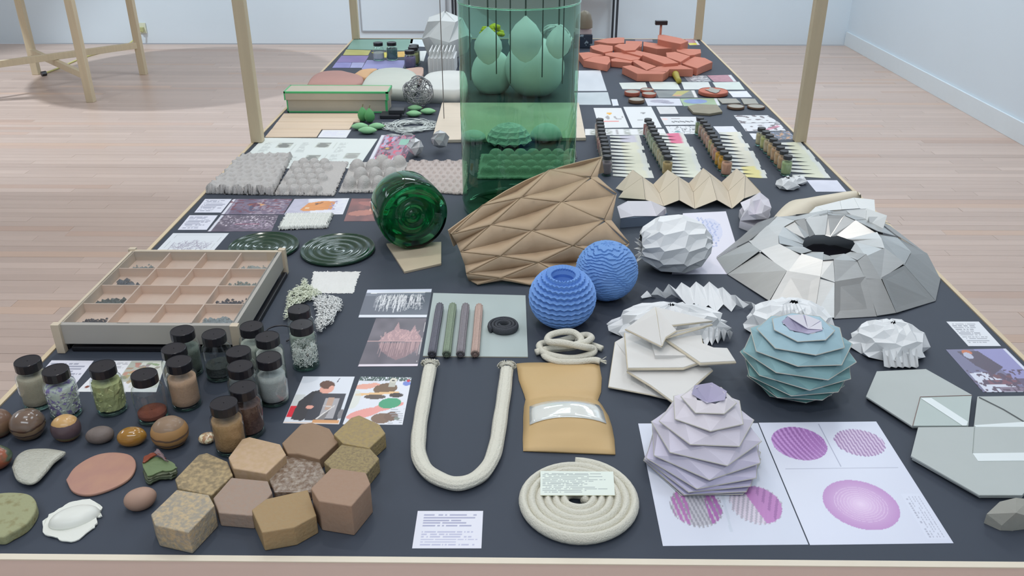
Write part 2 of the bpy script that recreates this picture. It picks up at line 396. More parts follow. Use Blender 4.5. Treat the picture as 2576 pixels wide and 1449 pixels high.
def art_man(a):
    a.rect(0, .55, 1, 1, (205, 212, 232)); a.rect(0, .25, .2, .6, (190, 196, 205)); a.rect(0, .12, .12, .35, (200, 40, 60))
    a.poly([(.1, .08), (.12, .45), (.3, .66), (.52, .72), (.62, .6), (.5, .2), (.3, .05)], (62, 62, 70))
    a.ell(.55, .72, .13, .1, (214, 160, 150)); a.ell(.53, .81, .15, .09, (98, 72, 64), -.2); a.ell(.63, .74, .05, .05, (214, 160, 150))
    a.rect(.36, .07, .95, .62, (64, 66, 78)); a.rect(.6, .1, .86, .52, (160, 160, 172)); a.rect(.64, .28, .76, .54, (176, 150, 140))
    a.poly([(.55, .08), (.75, .3), (.7, .08)], (120, 118, 125)); a.ell(.36, .33, .07, .04, (224, 158, 150)); a.line((.56, .1), (.8, .36), .012, (205, 205, 212)); a.line((.6, .36), (.8, .34), .012, (190, 188, 196))
    a.rect(.5, .02, .98, .08, (198, 150, 110)); a.rect(0, 0, 1, .02, (212, 186, 170)); a.line((.72, .95), (.7, .87), .01, (80, 80, 100)); a.ell(.97, .2, .05, .1, (120, 120, 130))
sheet('photo_print', 'colour photo of a dark haired person in black bending over a machine', 'photo', [(762.5, 947.5), (892.5, 948), (853, 1068), (712, 1065)], art_man, (200, 208, 226), 80, 70, photo=True)
def art_hands(a):
    a.speck(a.v > .9, 60, .35, (70, 90, 90)); a.ell(.55, .74, .22, .12, (112, 92, 76), .1); a.ell(.16, .78, .2, .06, (222, 160, 150), .1); a.ell(.33, .83, .1, .03, (222, 160, 150))
    a.rect(.6, .78, .72, .95, (176, 178, 176)); a.ell(.66, .93, .07, .05, (200, 200, 198)); a.ell(.66, .92, .03, .02, (60, 60, 60))
    a.ell(.93, .86, .08, .05, (110, 130, 205)); a.ell(.95, .92, .03, .03, (190, 50, 70))
    a.line((.05, .6), (.8, .66), .025, (214, 180, 140)); a.ell(.78, .6, .13, .05, (70, 62, 62)); a.ell(.4, .56, .2, .05, (90, 80, 78))
    a.ell(.3, .22, .3, .09, (226, 150, 150), .3); a.ell(.6, .34, .18, .07, (226, 150, 150), .2); a.line((.6, .3), (.92, .42), .03, (226, 150, 150))
    a.ell(.7, .43, .2, .11, (72, 150, 120), .1); a.ell(.62, .12, .18, .1, (120, 100, 90)); a.ell(.78, .16, .12, .09, (112, 92, 84))
    for k in range(7): a.line((.75, .3-.045*k), (.98, .31-.045*k), .005, (150, 155, 170))
    a.ell(.88, .12, .05, .03, (120, 130, 130)); a.ell(.03, .5, .12, .2, (200, 205, 200), 0, .6)
sheet('photo_print', 'colour photo of hands holding a brown block and a green lump', 'photo', [(906.7, 948), (1035.8, 950), (1012.7, 1069), (862, 1068)], art_hands, (206, 212, 230), 80, 70, photo=True)
def art_threads(a):
    r = np.random.RandomState(5); a.rect(0, .88, 1, 1, (198, 206, 236)); a.rect(0, .76, .9, .88, (128, 136, 156), .6)
    for k in range(90):
        x = .2+.66*r.rand(); y = .82-r.rand()*.08; a.line((x, y), (x+r.randn()*.03, .16+.4*r.rand()+.2*abs(x-.5)), .004, (210, 214, 228), .8)
    for k in range(8): a.line((.17, .72-.05*k), (.9, .7-.055*k+.03*r.randn()), .004, (205, 208, 225), .6)
    a.line((.08, .86), (.96, .88), .012, (230, 232, 245)); a.rect(0, 0, 1, .1, (205, 212, 242))
sheet('photo_print', 'photo print of white hanging threads on black above a white strip', 'photo', [(924, 729), (1087, 727), (1074, 799.5), (901, 799.5)], art_threads, DK, 110, 60, photo=True)
def art_pink(a):
    a.noise(12, 6); r = np.random.RandomState(8)
    a.poly([(.2, .5), (.3, .66), (.42, .74), (.47, .92), (.53, .76), (.66, .74), (.74, .7), (.8, .84), (.86, .7), (.95, .6), (.98, .48)], (168, 138, 148), .9)
    a.poly([(.22, .45), (.98, .47), (.9, .3), (.75, .18), (.6, .12), (.45, .2), (.3, .3)], (138, 112, 122), .8)
    for k in range(70): x = .25+.7*r.rand(); a.line((x, .48), (x, .48-.3*r.rand()), .005, (178, 150, 158), .6)
    for k in range(50): x = .25+.65*r.rand(); y = .5+.2*r.rand(); a.line((x, y), (x+.03*r.randn(), y+.05), .008, (190, 158, 166), .7)
    a.line((0, .5), (.98, .5), .012, (190, 158, 164)); a.rect(0, 0, 1, .05, (212, 206, 225)); a.line((.97, .08), (.99, .9), .004, (190, 190, 200))
sheet('photo_print', 'dark photo print of a pink feathery crystalline growth, below the thread photo', 'photo', [(946, 801), (1073.5, 801), (1051, 922), (900, 923)], art_pink, (96, 92, 106), 90, 80, photo=True)
def art_board(a): a.line((0, .84), (1, .82), .004, (172, 186, 192)); a.noise(3, 4)
sheet('grey_board', 'pale grey mounting board carrying four cord samples and a dark coil', 'board', [(1090, 739), (1322, 745), (1328, 900), (1064, 897.5)], art_board, (158, 172, 180), 24, 20, th=.0022, edge=(190, 180, 160))
# lavender sheets
def pleat(a, cx, cy, rx, ry, n, c1, c2, sl, seed):
    r = np.random.RandomState(seed); x = a.u-cx; y = a.v-cy
    t = (x+y*sl)/rx; edge = 1+.08*np.sign(np.sin(t*n*3.14)); m = (x/rx)**2+(y/ry)**2 < edge*.95
    s = .5+.5*np.sin(t*n*3.14159+6*y)
    a.put(m, c1); a.put(m & (s > .55), c2, .9)
def art_lav_left(a):
    a.noise(5, 2)
    pleat(a, .3, .28, .19, .155, 12, (176, 178, 196), (140, 142, 160), .25, 1)
    m = ((a.u-.3)/.19)**2+((a.v-.28)/.155)**2 < .93; a.put(m & (a.u < .24) & (a.u > .13) & (np.sin(a.u*160+a.v*30) > -.4), (166, 112, 176), .95); a.put(m & (a.u > .37) & (np.sin(a.u*150+a.v*30) > -.6), (158, 104, 172), .95)
    pleat(a, .74, .29, .19, .15, 11, (196, 190, 214), (160, 158, 180), -.45, 2)
    m = ((a.u-.74)/.19)**2+((a.v-.29)/.15)**2 < .93; a.put(m & (a.u+a.v*.35 > .82), (170, 116, 182), .95); a.put(m & (a.u+a.v*.35 > .9) & (np.sin(a.u*120-a.v*60) > .3), (140, 92, 156), .8)
    a.line((.52, .42), (.5, .1), .01, (176, 188, 210), .5)
sheet('printed_sheet', 'white sheet printed with two small pleated forms, under the lavender folded dome', 'paper', [(1605.4, 1066), (1906, 1065), (2033.5, 1370.5), (1667.6, 1374)], art_lav_left, (196, 204, 228), 130, 170, photo=True)
def art_lav_right(a):
    a.noise(4, 2)
    m = ((a.u-.26)/.22)**2+((a.v-.8)/.155)**2 < 1
    s = .5+.5*np.sin((a.u-.9*(1-a.v)**2)*150); t = np.clip((a.u-.05)/.4, 0, 1)
    a.put(m, (152, 110, 178)); a.put(m & (s > .45+.5*t), (184, 148, 210), .8); a.put(m & (s < .15) & (a.u < .33), (128, 92, 152), .6)
    s = np.sin((a.u+.12*a.v)*210); m = ((a.u-.755)/.2)**2+((a.v-.8)/.125)**2 < 1+.05*np.sign(s)
    a.put(m, (188, 172, 208)); a.put(m & (s > 0), (134, 104, 158), .85)
    d = np.sqrt(((a.u-.5)/.27)**2+((a.v-.285)/.19)**2); q = np.clip(d, 0, 1)
    col = (np.array([214, 196, 232.])[None]*(1-q[:, None]**.8)+np.array([172, 132, 192.])[None]*q[:, None]**.8)
    a.c = np.where((d < 1)[:, None], col, a.c); a.put((d < .7) & (np.sin(d*75) > .6), (206, 190, 224), .6)
    a.line((.5, .98), (.5, .59), .004, (140, 146, 176)); a.line((.06, .575), (.94, .575), .003, (160, 166, 192))
    a.text(.955, .03, .82, .33, 9, (130, 134, 162), 5, 26, .6)
    a.c = a.c
def art_lav_right2(a):
    art_lav_right(a); a.rect(.84, .03, .98, .36, (198, 205, 230))
    for k in range(5):
        for j in range(18):
            if rng.rand() > .22: a.rect(.86+.024*k, .04+.017*j, .868+.024*k, .052+.017*j, (140, 144, 170), .7)
sheet('printed_sheet', 'white sheet printed with three purple ellipses beside the front right corner', 'paper', [(1908.5, 1064), (2204, 1061), (2398.6, 1367), (2037.5, 1371.5)], art_lav_right2, (198, 205, 230), 150, 190, photo=True)
sheet('text_card', 'white text card by right rim above a violet photo', 'card', [(2380.5, 809.5), (2462, 809.5), (2518, 871), (2436, 871)], lambda a: a.text(.07, .1, .93, .93, 11, (120, 124, 140), 9, 26, .6), (208, 214, 232), 70, 60)
def art_studio(a):
    a.poly([(.45, 1), (.95, 1), (.95, .3), (.7, .1)], (138, 138, 190)); a.poly([(.15, .95), (.5, .95), (.66, .55), (.4, .38), (.25, .6)], (84, 76, 96))
    a.ell(.3, .92, .08, .06, (180, 110, 80)); a.ell(.28, .84, .07, .08, (170, 176, 205)); a.poly([(.05, .42), (.3, .45), (.6, .1), (.9, .0), (.05, 0)], (196, 202, 226))
    a.poly([(.3, .4), (.66, .36), (.64, .3), (.4, .3)], (110, 80, 92)); a.rect(.2, .16, .7, .26, (120, 84, 100)); a.rect(.3, .0, .9, .1, (100, 80, 104), .7); a.rect(.7, .1, .92, .3, (98, 88, 116))
    a.speck(a.v < .5, 26, .62, (90, 76, 98)); a.rect(.95, 0, 1, 1, (198, 204, 232))
sheet('photo_print', 'violet toned photo print of a workshop by the right rim', 'photo', [(2379, 880), (2530, 877), (2640, 986), (2473, 987)], art_studio, (112, 112, 146), 80, 70, photo=True)
# left middle
sheet('text_card', 'white text card at left rim, the one nearer the grey knits', 'card', [(516, 501), (583, 501), (556, 535), (489, 535)], art_lines(9, 11, 20), (203, 208, 232), 50, 36)
sheet('text_card', 'white text card at left rim, the one nearer the wooden tray', 'card', [(477, 542), (548, 542), (520, 578.5), (447, 578.5)], art_lines(9, 12, 20), (203, 208, 232), 50, 36)
def art_ws1(a):
    a.noise(14, 7); a.rect(0, 0, .045, 1, (205, 210, 232)); a.rect(.07, 0, .1, 1, (190, 196, 222), .4); a.poly([(.3, .6), (.5, .75), (.62, .6), (.5, .5)], (205, 150, 90)); a.ell(.46, .45, .08, .25, (80, 86, 116))
    a.speck((a.u > .45) & (a.u < .95), 30, .6, (170, 160, 180), 4, .7); a.speck(a.v > .1, 18, .66, (110, 64, 80), 9, .7)
sheet('photo_print', 'photo print of a cluttered workshop with an orange patch, left middle', 'photo', [(586, 501), (736, 501), (713, 539.5), (556, 539.5)], art_ws1, (112, 104, 130), 70, 40, photo=True)
def art_ws2(a):
    a.noise(12, 9); a.rect(0, 0, .045, 1, (200, 205, 226)); a.speck((a.u > .3) & (a.v < .7) & (a.v > .15), 34, .55, (150, 138, 165), 6, .7); a.speck(a.v > .3, 40, .8, (220, 215, 235), 6, .8); a.rect(.35, .4, .75, .46, (150, 80, 110), .6)
sheet('photo_print', 'dark violet photo print of glinting pieces beside the white knitted pad', 'photo', [(556, 541.5), (701, 541.5), (683, 582), (521.5, 583)], art_ws2, (98, 92, 112), 70, 40, photo=True)
def art_orange(a):
    a.poly([(0, 0), (.45, 0), (.25, 1), (0, 1)], (176, 178, 205)); a.poly([(.22, .3), (.3, .72), (.55, .85), (.78, .8), (.76, .3), (.5, .25), (.3, .2)], (204, 142, 92)); a.line((.45, .6), (.55, .75), .012, (90, 70, 70)); a.ell(.45, .68, .03, .04, (120, 90, 80)); a.ell(.33, .4, .04, .05, (225, 200, 180)); a.noise(6, 12)
    a.speck((a.u > .7) & (a.u < .82) & (a.v > .3) & (a.v < .85), 40, .5, (150, 140, 180))
sheet('photo_print', 'photo print of an orange block shape on white, beyond the white knitted pad', 'photo', [(741, 501), (879, 499), (862.5, 539.5), (714.5, 540.5)], art_orange, (206, 210, 230), 70, 40, photo=True)
def art_fire(a):
    a.noise(16, 5, colr=(1, .5, .4)); a.ell(.45, .35, .4, .12, (190, 130, 118), .1, .7); a.ell(.6, .75, .35, .1, (168, 110, 108), -.2, .7); a.ell(.75, .5, .12, .06, (215, 170, 150), .2, .8); a.ell(.7, .85, .12, .05, (200, 160, 150), 0, .7)
sheet('photo_print', 'dim red toned photo print left of the green glass bottle', 'photo', [(885, 500), (965, 500), (955, 556.5), (865, 557)], art_fire, (120, 84, 88), 50, 40, photo=True)
def art_sketch(a):
    for (p, q) in (((.08, .1), (.1, .92)), ((.1, .92), (.93, .92)), ((.93, .92), (.9, .1))): a.line(p, q, .004, (170, 178, 190))
    r = np.random.RandomState(12); x, y = .2, .4
    for k in range(90):
        nx, ny = .2+.65*r.rand(), .35+.35*r.rand()*(1-abs(2*r.rand()-1)*.4); nx = x+.15*r.randn(); nx = min(.85, max(.18, nx)); ny = min(.72, max(.22, .45+.14*r.randn())); a.line((x, y), (nx, ny), .004, (128, 124, 150), .6); x, y = nx, ny
sheet('sketch_sheet', 'white sheet with a fine line drawing, behind the wooden tray', 'paper', [(435.7, 587), (576, 587), (528, 642), (383, 642)], art_sketch, (200, 208, 224), 90, 60)
def art_mag(a):
    for (x, y, c) in ((.23, .74, 110), (.56, .76, 120), (.2, .38, 150), (.55, .33, 120), (.87, .4, 150)):
        a.rect(x-.05, y-.09, x+.07, y+.09, (176, 184, 186)); a.ell(x+.01, y-.02, .05, .07, (c, c+4, c+8), .2, .8); a.rect(x-.03, y+.05, x+.07, y+.08, (90, 94, 100), .5)
    for (x, y) in ((.06, .6), (.38, .6), (.7, .6), (.7, .2), (.35, .15)): a.text(x, y-.1, x+.08, y+.25, 12, (150, 158, 165), int(x*100), 10, .5)
    a.line((.32, 0), (.34, 1), .002, (185, 195, 200)); a.line((.66, 0), (.68, 1), .002, (185, 195, 200))
sheet('magazine_spread', 'large open printed spread of small grey pictures beyond the grey knits', 'paper', [(663, 347), (950, 349.6), (900, 424), (588, 424)], art_mag, (204, 214, 222), 120, 60)
def art_mag2(a):
    a.rect(.1, .05, .98, .97, (150, 130, 155)); a.poly([(.15, .97), (.5, .97), (.4, .6), (.15, .55)], (170, 168, 205)); a.speck(a.u > .12, 14, .55, (84, 60, 84), 3, .8); a.speck(a.u > .12, 22, .7, (205, 90, 120), 7, .9)
    a.rect(.62, .65, .9, .86, (130, 180, 170)); a.rect(.3, .5, .42, .56, (190, 160, 70)); a.rect(.1, .05, .98, .25, (190, 190, 222)); a.speck((a.v < .32) & (a.u > .15), 18, .55, (190, 80, 100), 4, .8); a.rect(0, 0, .09, 1, (206, 212, 236))
sheet('magazine_page', 'magenta and green picture page right of the large grey picture spread', 'paper', [(959.6, 340), (1045, 340.6), (1012, 418), (921, 416)], art_mag2, (170, 160, 190), 50, 60, photo=True)
sheet('blank_card', 'small pale blue white card right of the lowest wood veneer plank', 'card', [(813, 325.7), (884, 326.5), (871, 347), (799, 346)], lambda a: a.text(.1, .2, .9, .8, 6, (190, 195, 222), 4, 20, .5), (208, 214, 240), 30, 20)
# right far papers
def art_blueprint(a):
    for k in range(9):
        for j in range(14):
            t = j/13; x = .34+.4*t; y = .9-.13*t*t-.045*k; a.ell(x-.012*k+.05*math.sin(j*2.1+k), y-.04*math.sin(t*3), .02, .013, (134, 150, 202), .4, .55)
    a.ell(.6, .68, .22, .2, (170, 182, 222), -.3, .35)
sheet('printed_sheet', 'white sheet with a blue rippled shape print behind the white faceted ball', 'paper', [(1718, 537), (1826, 532), (1874, 690), (1690, 690)], art_blueprint, (206, 208, 232), 80, 100)
FAR = [
 ('paper', 'blank white paper right of the green vase, the farther of two', C4, [(130, 562), (430, 560), (510, 805), (118, 808)], (192, 200, 216), None),
 ('paper', 'blank grey white paper right of the green vase, the nearer of two', C4, [(118, 825), (520, 822), (560, 972), (130, 972)], (178, 190, 204), None),
 ('paper_tag', 'tiny white tag right of the two large blank papers', C4, [(560, 905), (630, 905), (652, 982), (580, 985)], (204, 212, 232), None),
 ('paper', 'blank cream sheet in the row before the clay blocks, leftmost of four', C4, [(655, 708), (970, 703), (1003, 785), (695, 785)], (198, 206, 210), None),
 ('paper', 'blank cream sheet in the row before the clay blocks, second of four', C4, [(1015, 697), (1345, 700), (1395, 790), (1060, 787)], (200, 210, 214), None),
 ('paper', 'blank cream sheet in the row before the clay blocks, third of four', C4, [(1400, 699), (1725, 699), (1770, 785), (1435, 790)], (200, 208, 216), None),
 ('paper', 'blank cream sheet in the row before the clay blocks, rightmost of four', C4, [(1775, 703), (2095, 697), (2162, 790), (1830, 790)], (198, 210, 214), None),
 ('photo_print', 'grey and white photo print right of the yellow tool', C4, [(1425, 625), (1700, 620), (1762, 692), (1482, 692)], (134, 138, 152), 'grey'),
 ('photo_print', 'pink red photo print near right rim with a white border', C4, [(1710, 620), (2000, 612), (2066, 693), (1795, 697)], (168, 120, 138), 'pink'),
 ('photo_print', 'grey photo print with a yellow flash, between the red cups and red disc', C4, [(1085, 800), (1560, 798), (1602, 885), (1130, 887)], (118, 126, 132), 'yellow'),
 ('paper', 'small white paper right of the large red disc', C4, [(1960, 810), (2185, 808), (2250, 880), (2020, 882)], (206, 212, 234), None),
 ('sketch_sheet', 'white sheet with a violet grey blot drawing', C4, [(960, 893), (1380, 897), (1418, 982), (1000, 984)], (198, 204, 224), 'blot'),
 ('photo_print', 'photo print of a blue shape on green behind the brown hexagon tile', C4, [(1383, 897), (1830, 893), (1872, 980), (1430, 987)], (150, 176, 150), 'blue'),
 ('chart_sheet', 'white chart with a yellow dot and two red lines, far middle', C4, [(348, 1010), (680, 1010), (775, 1245), (415, 1250)], (204, 210, 222), 'chart1'),
 ('chart_sheet', 'white chart with faint grey marks beside the yellow dot chart', C4, [(705, 997), (1040, 995), (1168, 1245), (815, 1248)], (204, 211, 224), 'chart2'),
 ('blank_card', 'small blank pinkish white card below the violet blot drawing', C4, [(1100, 997), (1325, 995), (1367, 1080), (1145, 1082)], (194, 198, 210), None),
 ('drawing_sheet', 'white drawing of a chain of small black figures', C4, [(1145, 1115), (1575, 1115), (1590, 1210), (1200, 1215)], (200, 206, 220), 'chain'),
 ('drawing_sheet', 'white drawing of fine outlines with a teal spot', C4, [(1210, 1228), (1600, 1225), (1625, 1322), (1260, 1325)], (204, 210, 224), 'teal'),
 ('printed_strip', 'long narrow white strip with small plant motifs behind the jar rows', C4, [(245, 1262), (1190, 1262), (1225, 1332), (250, 1337)], (206, 212, 224), 'strip'),
 ('drawing_sheet', 'white drawing with dark blots near right rim behind the fourth jar row', C5, [(1595, 180), (1900, 180), (2000, 243), (1650, 250)], (202, 208, 222), 'blots'),
 ('drawing_sheet', 'white drawing with a pink streak just behind the fourth jar row', C5, [(1652, 252), (2005, 247), (2065, 318), (1705, 324)], (202, 208, 224), 'pinkst'),
 ('photo_print', 'dark photo print with orange specks beside the fourth jar row', C5, [(1910, 330), (2090, 322), (2160, 395), (1990, 402)], (96, 102, 120), 'specks'),
 ('blank_card', 'small white card left of the fourth jar row', C5, [(1735, 345), (1800, 345), (1840, 397), (1775, 397)], (204, 210, 228), None),
 ('paper', 'white blank paper between the third and fourth jar rows, farthest', C5, [(1410, 280), (1590, 280), (1650, 352), (1470, 356)], (202, 208, 226), None),
 ('blank_card', 'pale lilac blank card by right rim nearest the fourth jar row', C5, [(2250, 765), (2525, 765), (2610, 868), (2335, 868)], (200, 205, 228), None),
]
def far_art(k):
    def f(a):
        if k == 'grey': a.speck(a.u > 0, 12, .55, (190, 194, 206)); a.rect(.0, 0, .2, 1, (100, 104, 118), .6)
        if k == 'pink': a.rect(.86, 0, 1, 1, (205, 212, 224)); a.noise(10, 8)
        if k == 'yellow': a.noise(10, 5); a.poly([(.35, .2), (.55, .9), (.88, .95), (.6, .3)], (184, 180, 96), .8); a.ell(.5, .3, .12, .12, (208, 150, 130), 0, .7); a.rect(.92, 0, 1, 1, (212, 216, 226))
        if k == 'blot': a.ell(.4, .6, .28, .22, (150, 150, 175), .1, .7); a.ell(.6, .4, .2, .14, (134, 134, 160), -.2, .6)
        if k == 'blue': a.ell(.38, .6, .32, .32, (124, 146, 202)); a.rect(.9, 0, 1, 1, (205, 210, 226)); a.noise(8, 6)
        if k == 'chart1': a.ell(.5, .7, .1, .05, (214, 168, 80)); a.rect(.2, .3, .75, .33, (220, 120, 120)); a.rect(.15, .12, .7, .15, (220, 110, 108)); a.rect(.1, .9, .7, .92, (200, 180, 140)); a.speck((a.v < .6) & (a.v > .4), 12, .75, (150, 150, 160))
        if k == 'chart2': a.ell(.6, .68, .09, .03, (128, 130, 142)); a.rect(.3, .5, .6, .53, (150, 154, 165)); a.rect(.3, .33, .5, .35, (150, 154, 165)); a.rect(.15, .85, .7, .86, (185, 188, 196))
        if k == 'chain':
            for j in range(8): a.ell(.3+.08*j, .35+.06*(j % 2), .03, .09, (72, 76, 84), .4)
            a.rect(.3, .72, .55, .78, (130, 120, 130), .7); a.ell(.1, .7, .08, .15, (220, 190, 195), 0, .7)
        if k == 'teal': a.speck(a.u > .1, 16, .72, (130, 134, 146)); a.ell(.3, .3, .1, .12, (100, 150, 160), 0, .8); a.line((.45, .9), (.5, .1), .01, (120, 126, 140)); a.line((.75, .9), (.7, .2), .01, (120, 126, 140))
        if k == 'strip':
            for x in (.1, .31, .53, .7): a.speck(abs(a.u-x) < .04, 40, .45, (132, 140, 138), 6, .8)
            a.line((.4, .1), (.4, .9), .002, (150, 150, 160)); a.line((.62, .1), (.62, .9), .002, (150, 150, 160))
        if k in ('blots', 'pinkst'): a.speck(a.u > 0, 9, .68, (92, 86, 96), 4 if k == 'blots' else 8, .8)
        if k == 'pinkst': a.poly([(.5, .2), (.9, .7), (.95, .5), (.6, .1)], (190, 120, 150), .7)
        if k == 'specks': a.speck(a.u > 0, 9, .66, (200, 150, 110), 5, .8); a.speck(a.u > 0, 12, .66, (130, 150, 190), 2, .7)
    return f
for i, (nm, lb, cf, q, base, k) in enumerate(FAR):
    sheet(nm, lb, 'photo' if nm == 'photo_print' else 'card' if 'card' in nm or 'tag' in nm else 'paper', [cf(*p) for p in q], far_art(k) if k else (lambda a: a.noise(3, 4)), base, 40 if k else 10, 26 if k else 8, photo=nm == 'photo_print', wav=0.0 if k else .0008, h=.0)
# veneer planks at left
M_ven = mat('veneer_wood', A(200, 184, 170), .55, var=.16, scale=3, stretch=(1, 14, 14), bump=.1)
for i, (lb, q) in enumerate((('farthest and longest', [(714, 285), (912, 285), (905, 306), (698, 306)]), ('middle', [(697, 306.5), (890, 306.5), (879, 324), (684, 324)]), ('nearest and shortest', [(683, 324.5), (809, 324.5), (796, 344), (667, 344)]))):
    add('veneer_plank', plate([T(*p, .006-.001*i) for p in q], base=TZ), M_ven, label='pale wood veneer plank below the green edged box, '+lb+' of three', cat='plank', group='veneer planks by the left rim', bevel=.0008)
# far left colour sheets
for (lb, q, c) in (
    ('large teal sheet at the far left corner of the table', [(970, 205), (1910, 200), (1650, 350), (890, 330)], (122, 158, 152)),
    ('olive yellow sheet left of the far jars', [(880, 335), (1200, 345), (1165, 408), (838, 408)], (172, 172, 112)),
    ('dark violet sheet at far left rim', [(820, 415), (1175, 415), (1125, 500), (752, 500)], (128, 118, 172)),
    ('blue violet sheet below the dark violet sheet', [(748, 503), (955, 503), (925, 572), (700, 572)], (134, 136, 194)),
    ('pale lavender sheet beside the blue violet sheet', [(960, 503), (1122, 503), (1085, 572), (930, 572)], (158, 164, 212)),
    ('wide periwinkle sheet in front of the far jars', [(1150, 472), (1650, 475), (1615, 585), (1080, 590)], (142, 146, 200)),
    ('yellow strip of paper behind the far jars', [(1205, 372), (1420, 372), (1400, 440), (1365, 440)], (196, 190, 92)),
    ('orange strip of paper right of the far jars', [(1530, 365), (1650, 358), (1640, 430), (1520, 436)], (206, 174, 104)),
    ('white card with green edge left of the faceted sphere', [(1830, 355), (1925, 352), (1885, 488), (1815, 475)], (206, 214, 222)),
    ('white crumpled paper at the far end left of the sphere', [(1720, 200), (1925, 215), (1910, 300), (1700, 290)], (204, 218, 232)),
):
    sheet('colour_sheet', lb, 'paper', [C2(*p) for p in q], lambda a: a.noise(6, 3), c, 14, 8, th=.0012, wav=.002 if 'crumpled' in lb else 0)
sheet('photo_print', 'pink photo print at far right corner behind the clay blocks', 'photo', [C4(*p) for p in [(1440, 178), (1575, 180), (1625, 255), (1500, 258)]], lambda a: (a.rect(.0, .0, .8, .35, (204, 200, 70)), a.rect(.75, 0, 1, 1, (206, 212, 222))), (170, 120, 140), 24, 14, photo=True)
sheet('photo_print', 'dark mauve photo print at the far edge behind the clay blocks', 'photo', [C4(*p) for p in [(845, 178), (1050, 178), (1060, 215), (850, 215)]], None, (110, 96, 112), 8, 5, photo=True)
# ---------------------------------------------------------------- big jars
def jar_root(loc, label, group, cap, R=.0285, H=.088, rot=0, seg=36):
    t = thing('glass_jar', label, 'jar', (loc.x, loc.y, TZ+.0006), group); t.rotation_euler[2] = rot
    k = R/.0285; h = H/.088
    prof = [(.001, .001), (.024, .001), (.027, .003), (.0285, .007), (.0285, .058), (.027, .063), (.0225, .068), (.0215, .074)]
    add('glass_body', lathe([(r*k, z*h) for r, z in prof], seg), M_glass, t, smooth=True, local=True)
    base = [(.001, .0015), (.0235, .0015), (.026, .003), (.0265, .0055), (.024, .0075), (.001, .0065)]
    add('glass_foot', lathe([(r*k, z*h) for r, z in base], seg), thin_glass('green_edge_glass', (.62, .80, .74)), t, smooth=True, local=True)
    cp = [(.0205, .0715), (.0232, .0715), (.0236, .0722), (.0236, .0858), (.0230, .0868), (.0225, .0872), (.0222, .0866), (.001, .0866)]
    v, f = lathe([(r*k, z*h) for r, z in cp], seg)
    vv = []
    for i, p in enumerate(v):
        row = i//seg; s = 1.0
        if row in (2, 3) and (i % 2): s = .985
        vv.append((p[0]*s, p[1]*s, p[2]))
    add('lid', (vv, f), cap, t, local=True, smooth=False)
    return t
def fill_part(t, m, lv, R=.0285, H=.088, name='contents', seg=28, lump=0):
    k = R/.0285*.945; h = H/.088; z1 = .009+lv*.055
    prof = [(.001, .008), (.024, .008), (.0275, .011)]+[(.0275*(1-.02*abs(math.sin(j*2))), .011+(min(z1, .058)-.011)*j/5) for j in range(1, 6)]
    if z1 > .058: prof.append((.0245, z1))
    prof += [(.012, z1+.001), (.001, z1+.0015)]
    v, f = lathe([(r*k, z*h) for r, z in prof], seg)
    if lump: v = [(p[0]*(1+rng.randn()*lump), p[1]*(1+rng.randn()*lump), p[2]+rng.randn()*lump*.006) for p in v]
    return add(name, (v, f), m, t, local=True, smooth=not lump)
def chips(t, m, n, lv, R, L, W, name='shreds', seed=1, R0=0.):
    r = np.random.RandomState(seed); V = []
    for i in range(n):
        a = r.rand()*6.28; q = R*math.sqrt(R0+(1-R0)*r.rand())*.93; z = .010+r.rand()*lv*.05; b = r.rand()*6.28; e = r.randn()*.5
        d = Vector((math.cos(b)*math.cos(e), math.sin(b)*math.cos(e), math.sin(e)))*L*(.5+r.rand()); s = d.cross(Vector((0, 0, 1))).normalized()*W
        p = Vector((q*math.cos(a), q*math.sin(a), z))
        u = Vector((0, 0, W*.5)); V.append(([p-d-s, p+d-s, p+d+s, p-d+s, p-d+u, p+d+u], [(0, 1, 2, 3), (0, 4, 5, 1), (3, 2, 5, 4), (1, 5, 2), (0, 3, 4)]))
    V = join(*V)
    vs = []
    for p in V[0]:
        q = math.hypot(p.x, p.y); k = min(1, R*.95/max(q, 1e-6)); vs.append(Vector((p.x*k, p.y*k, min(max(p.z, .009), .062))))
    o = add(name, (vs, V[1]), m, t, local=True, kind='stuff'); return o
def pw(name, c, c2=None, sc=300, bump=.4, thr=None):
    return mat(name, A(*c), .85, var=.12, scale=sc, bump=bump, bscale=sc*2, col2=A(*c2) if c2 else None, thr=thr)
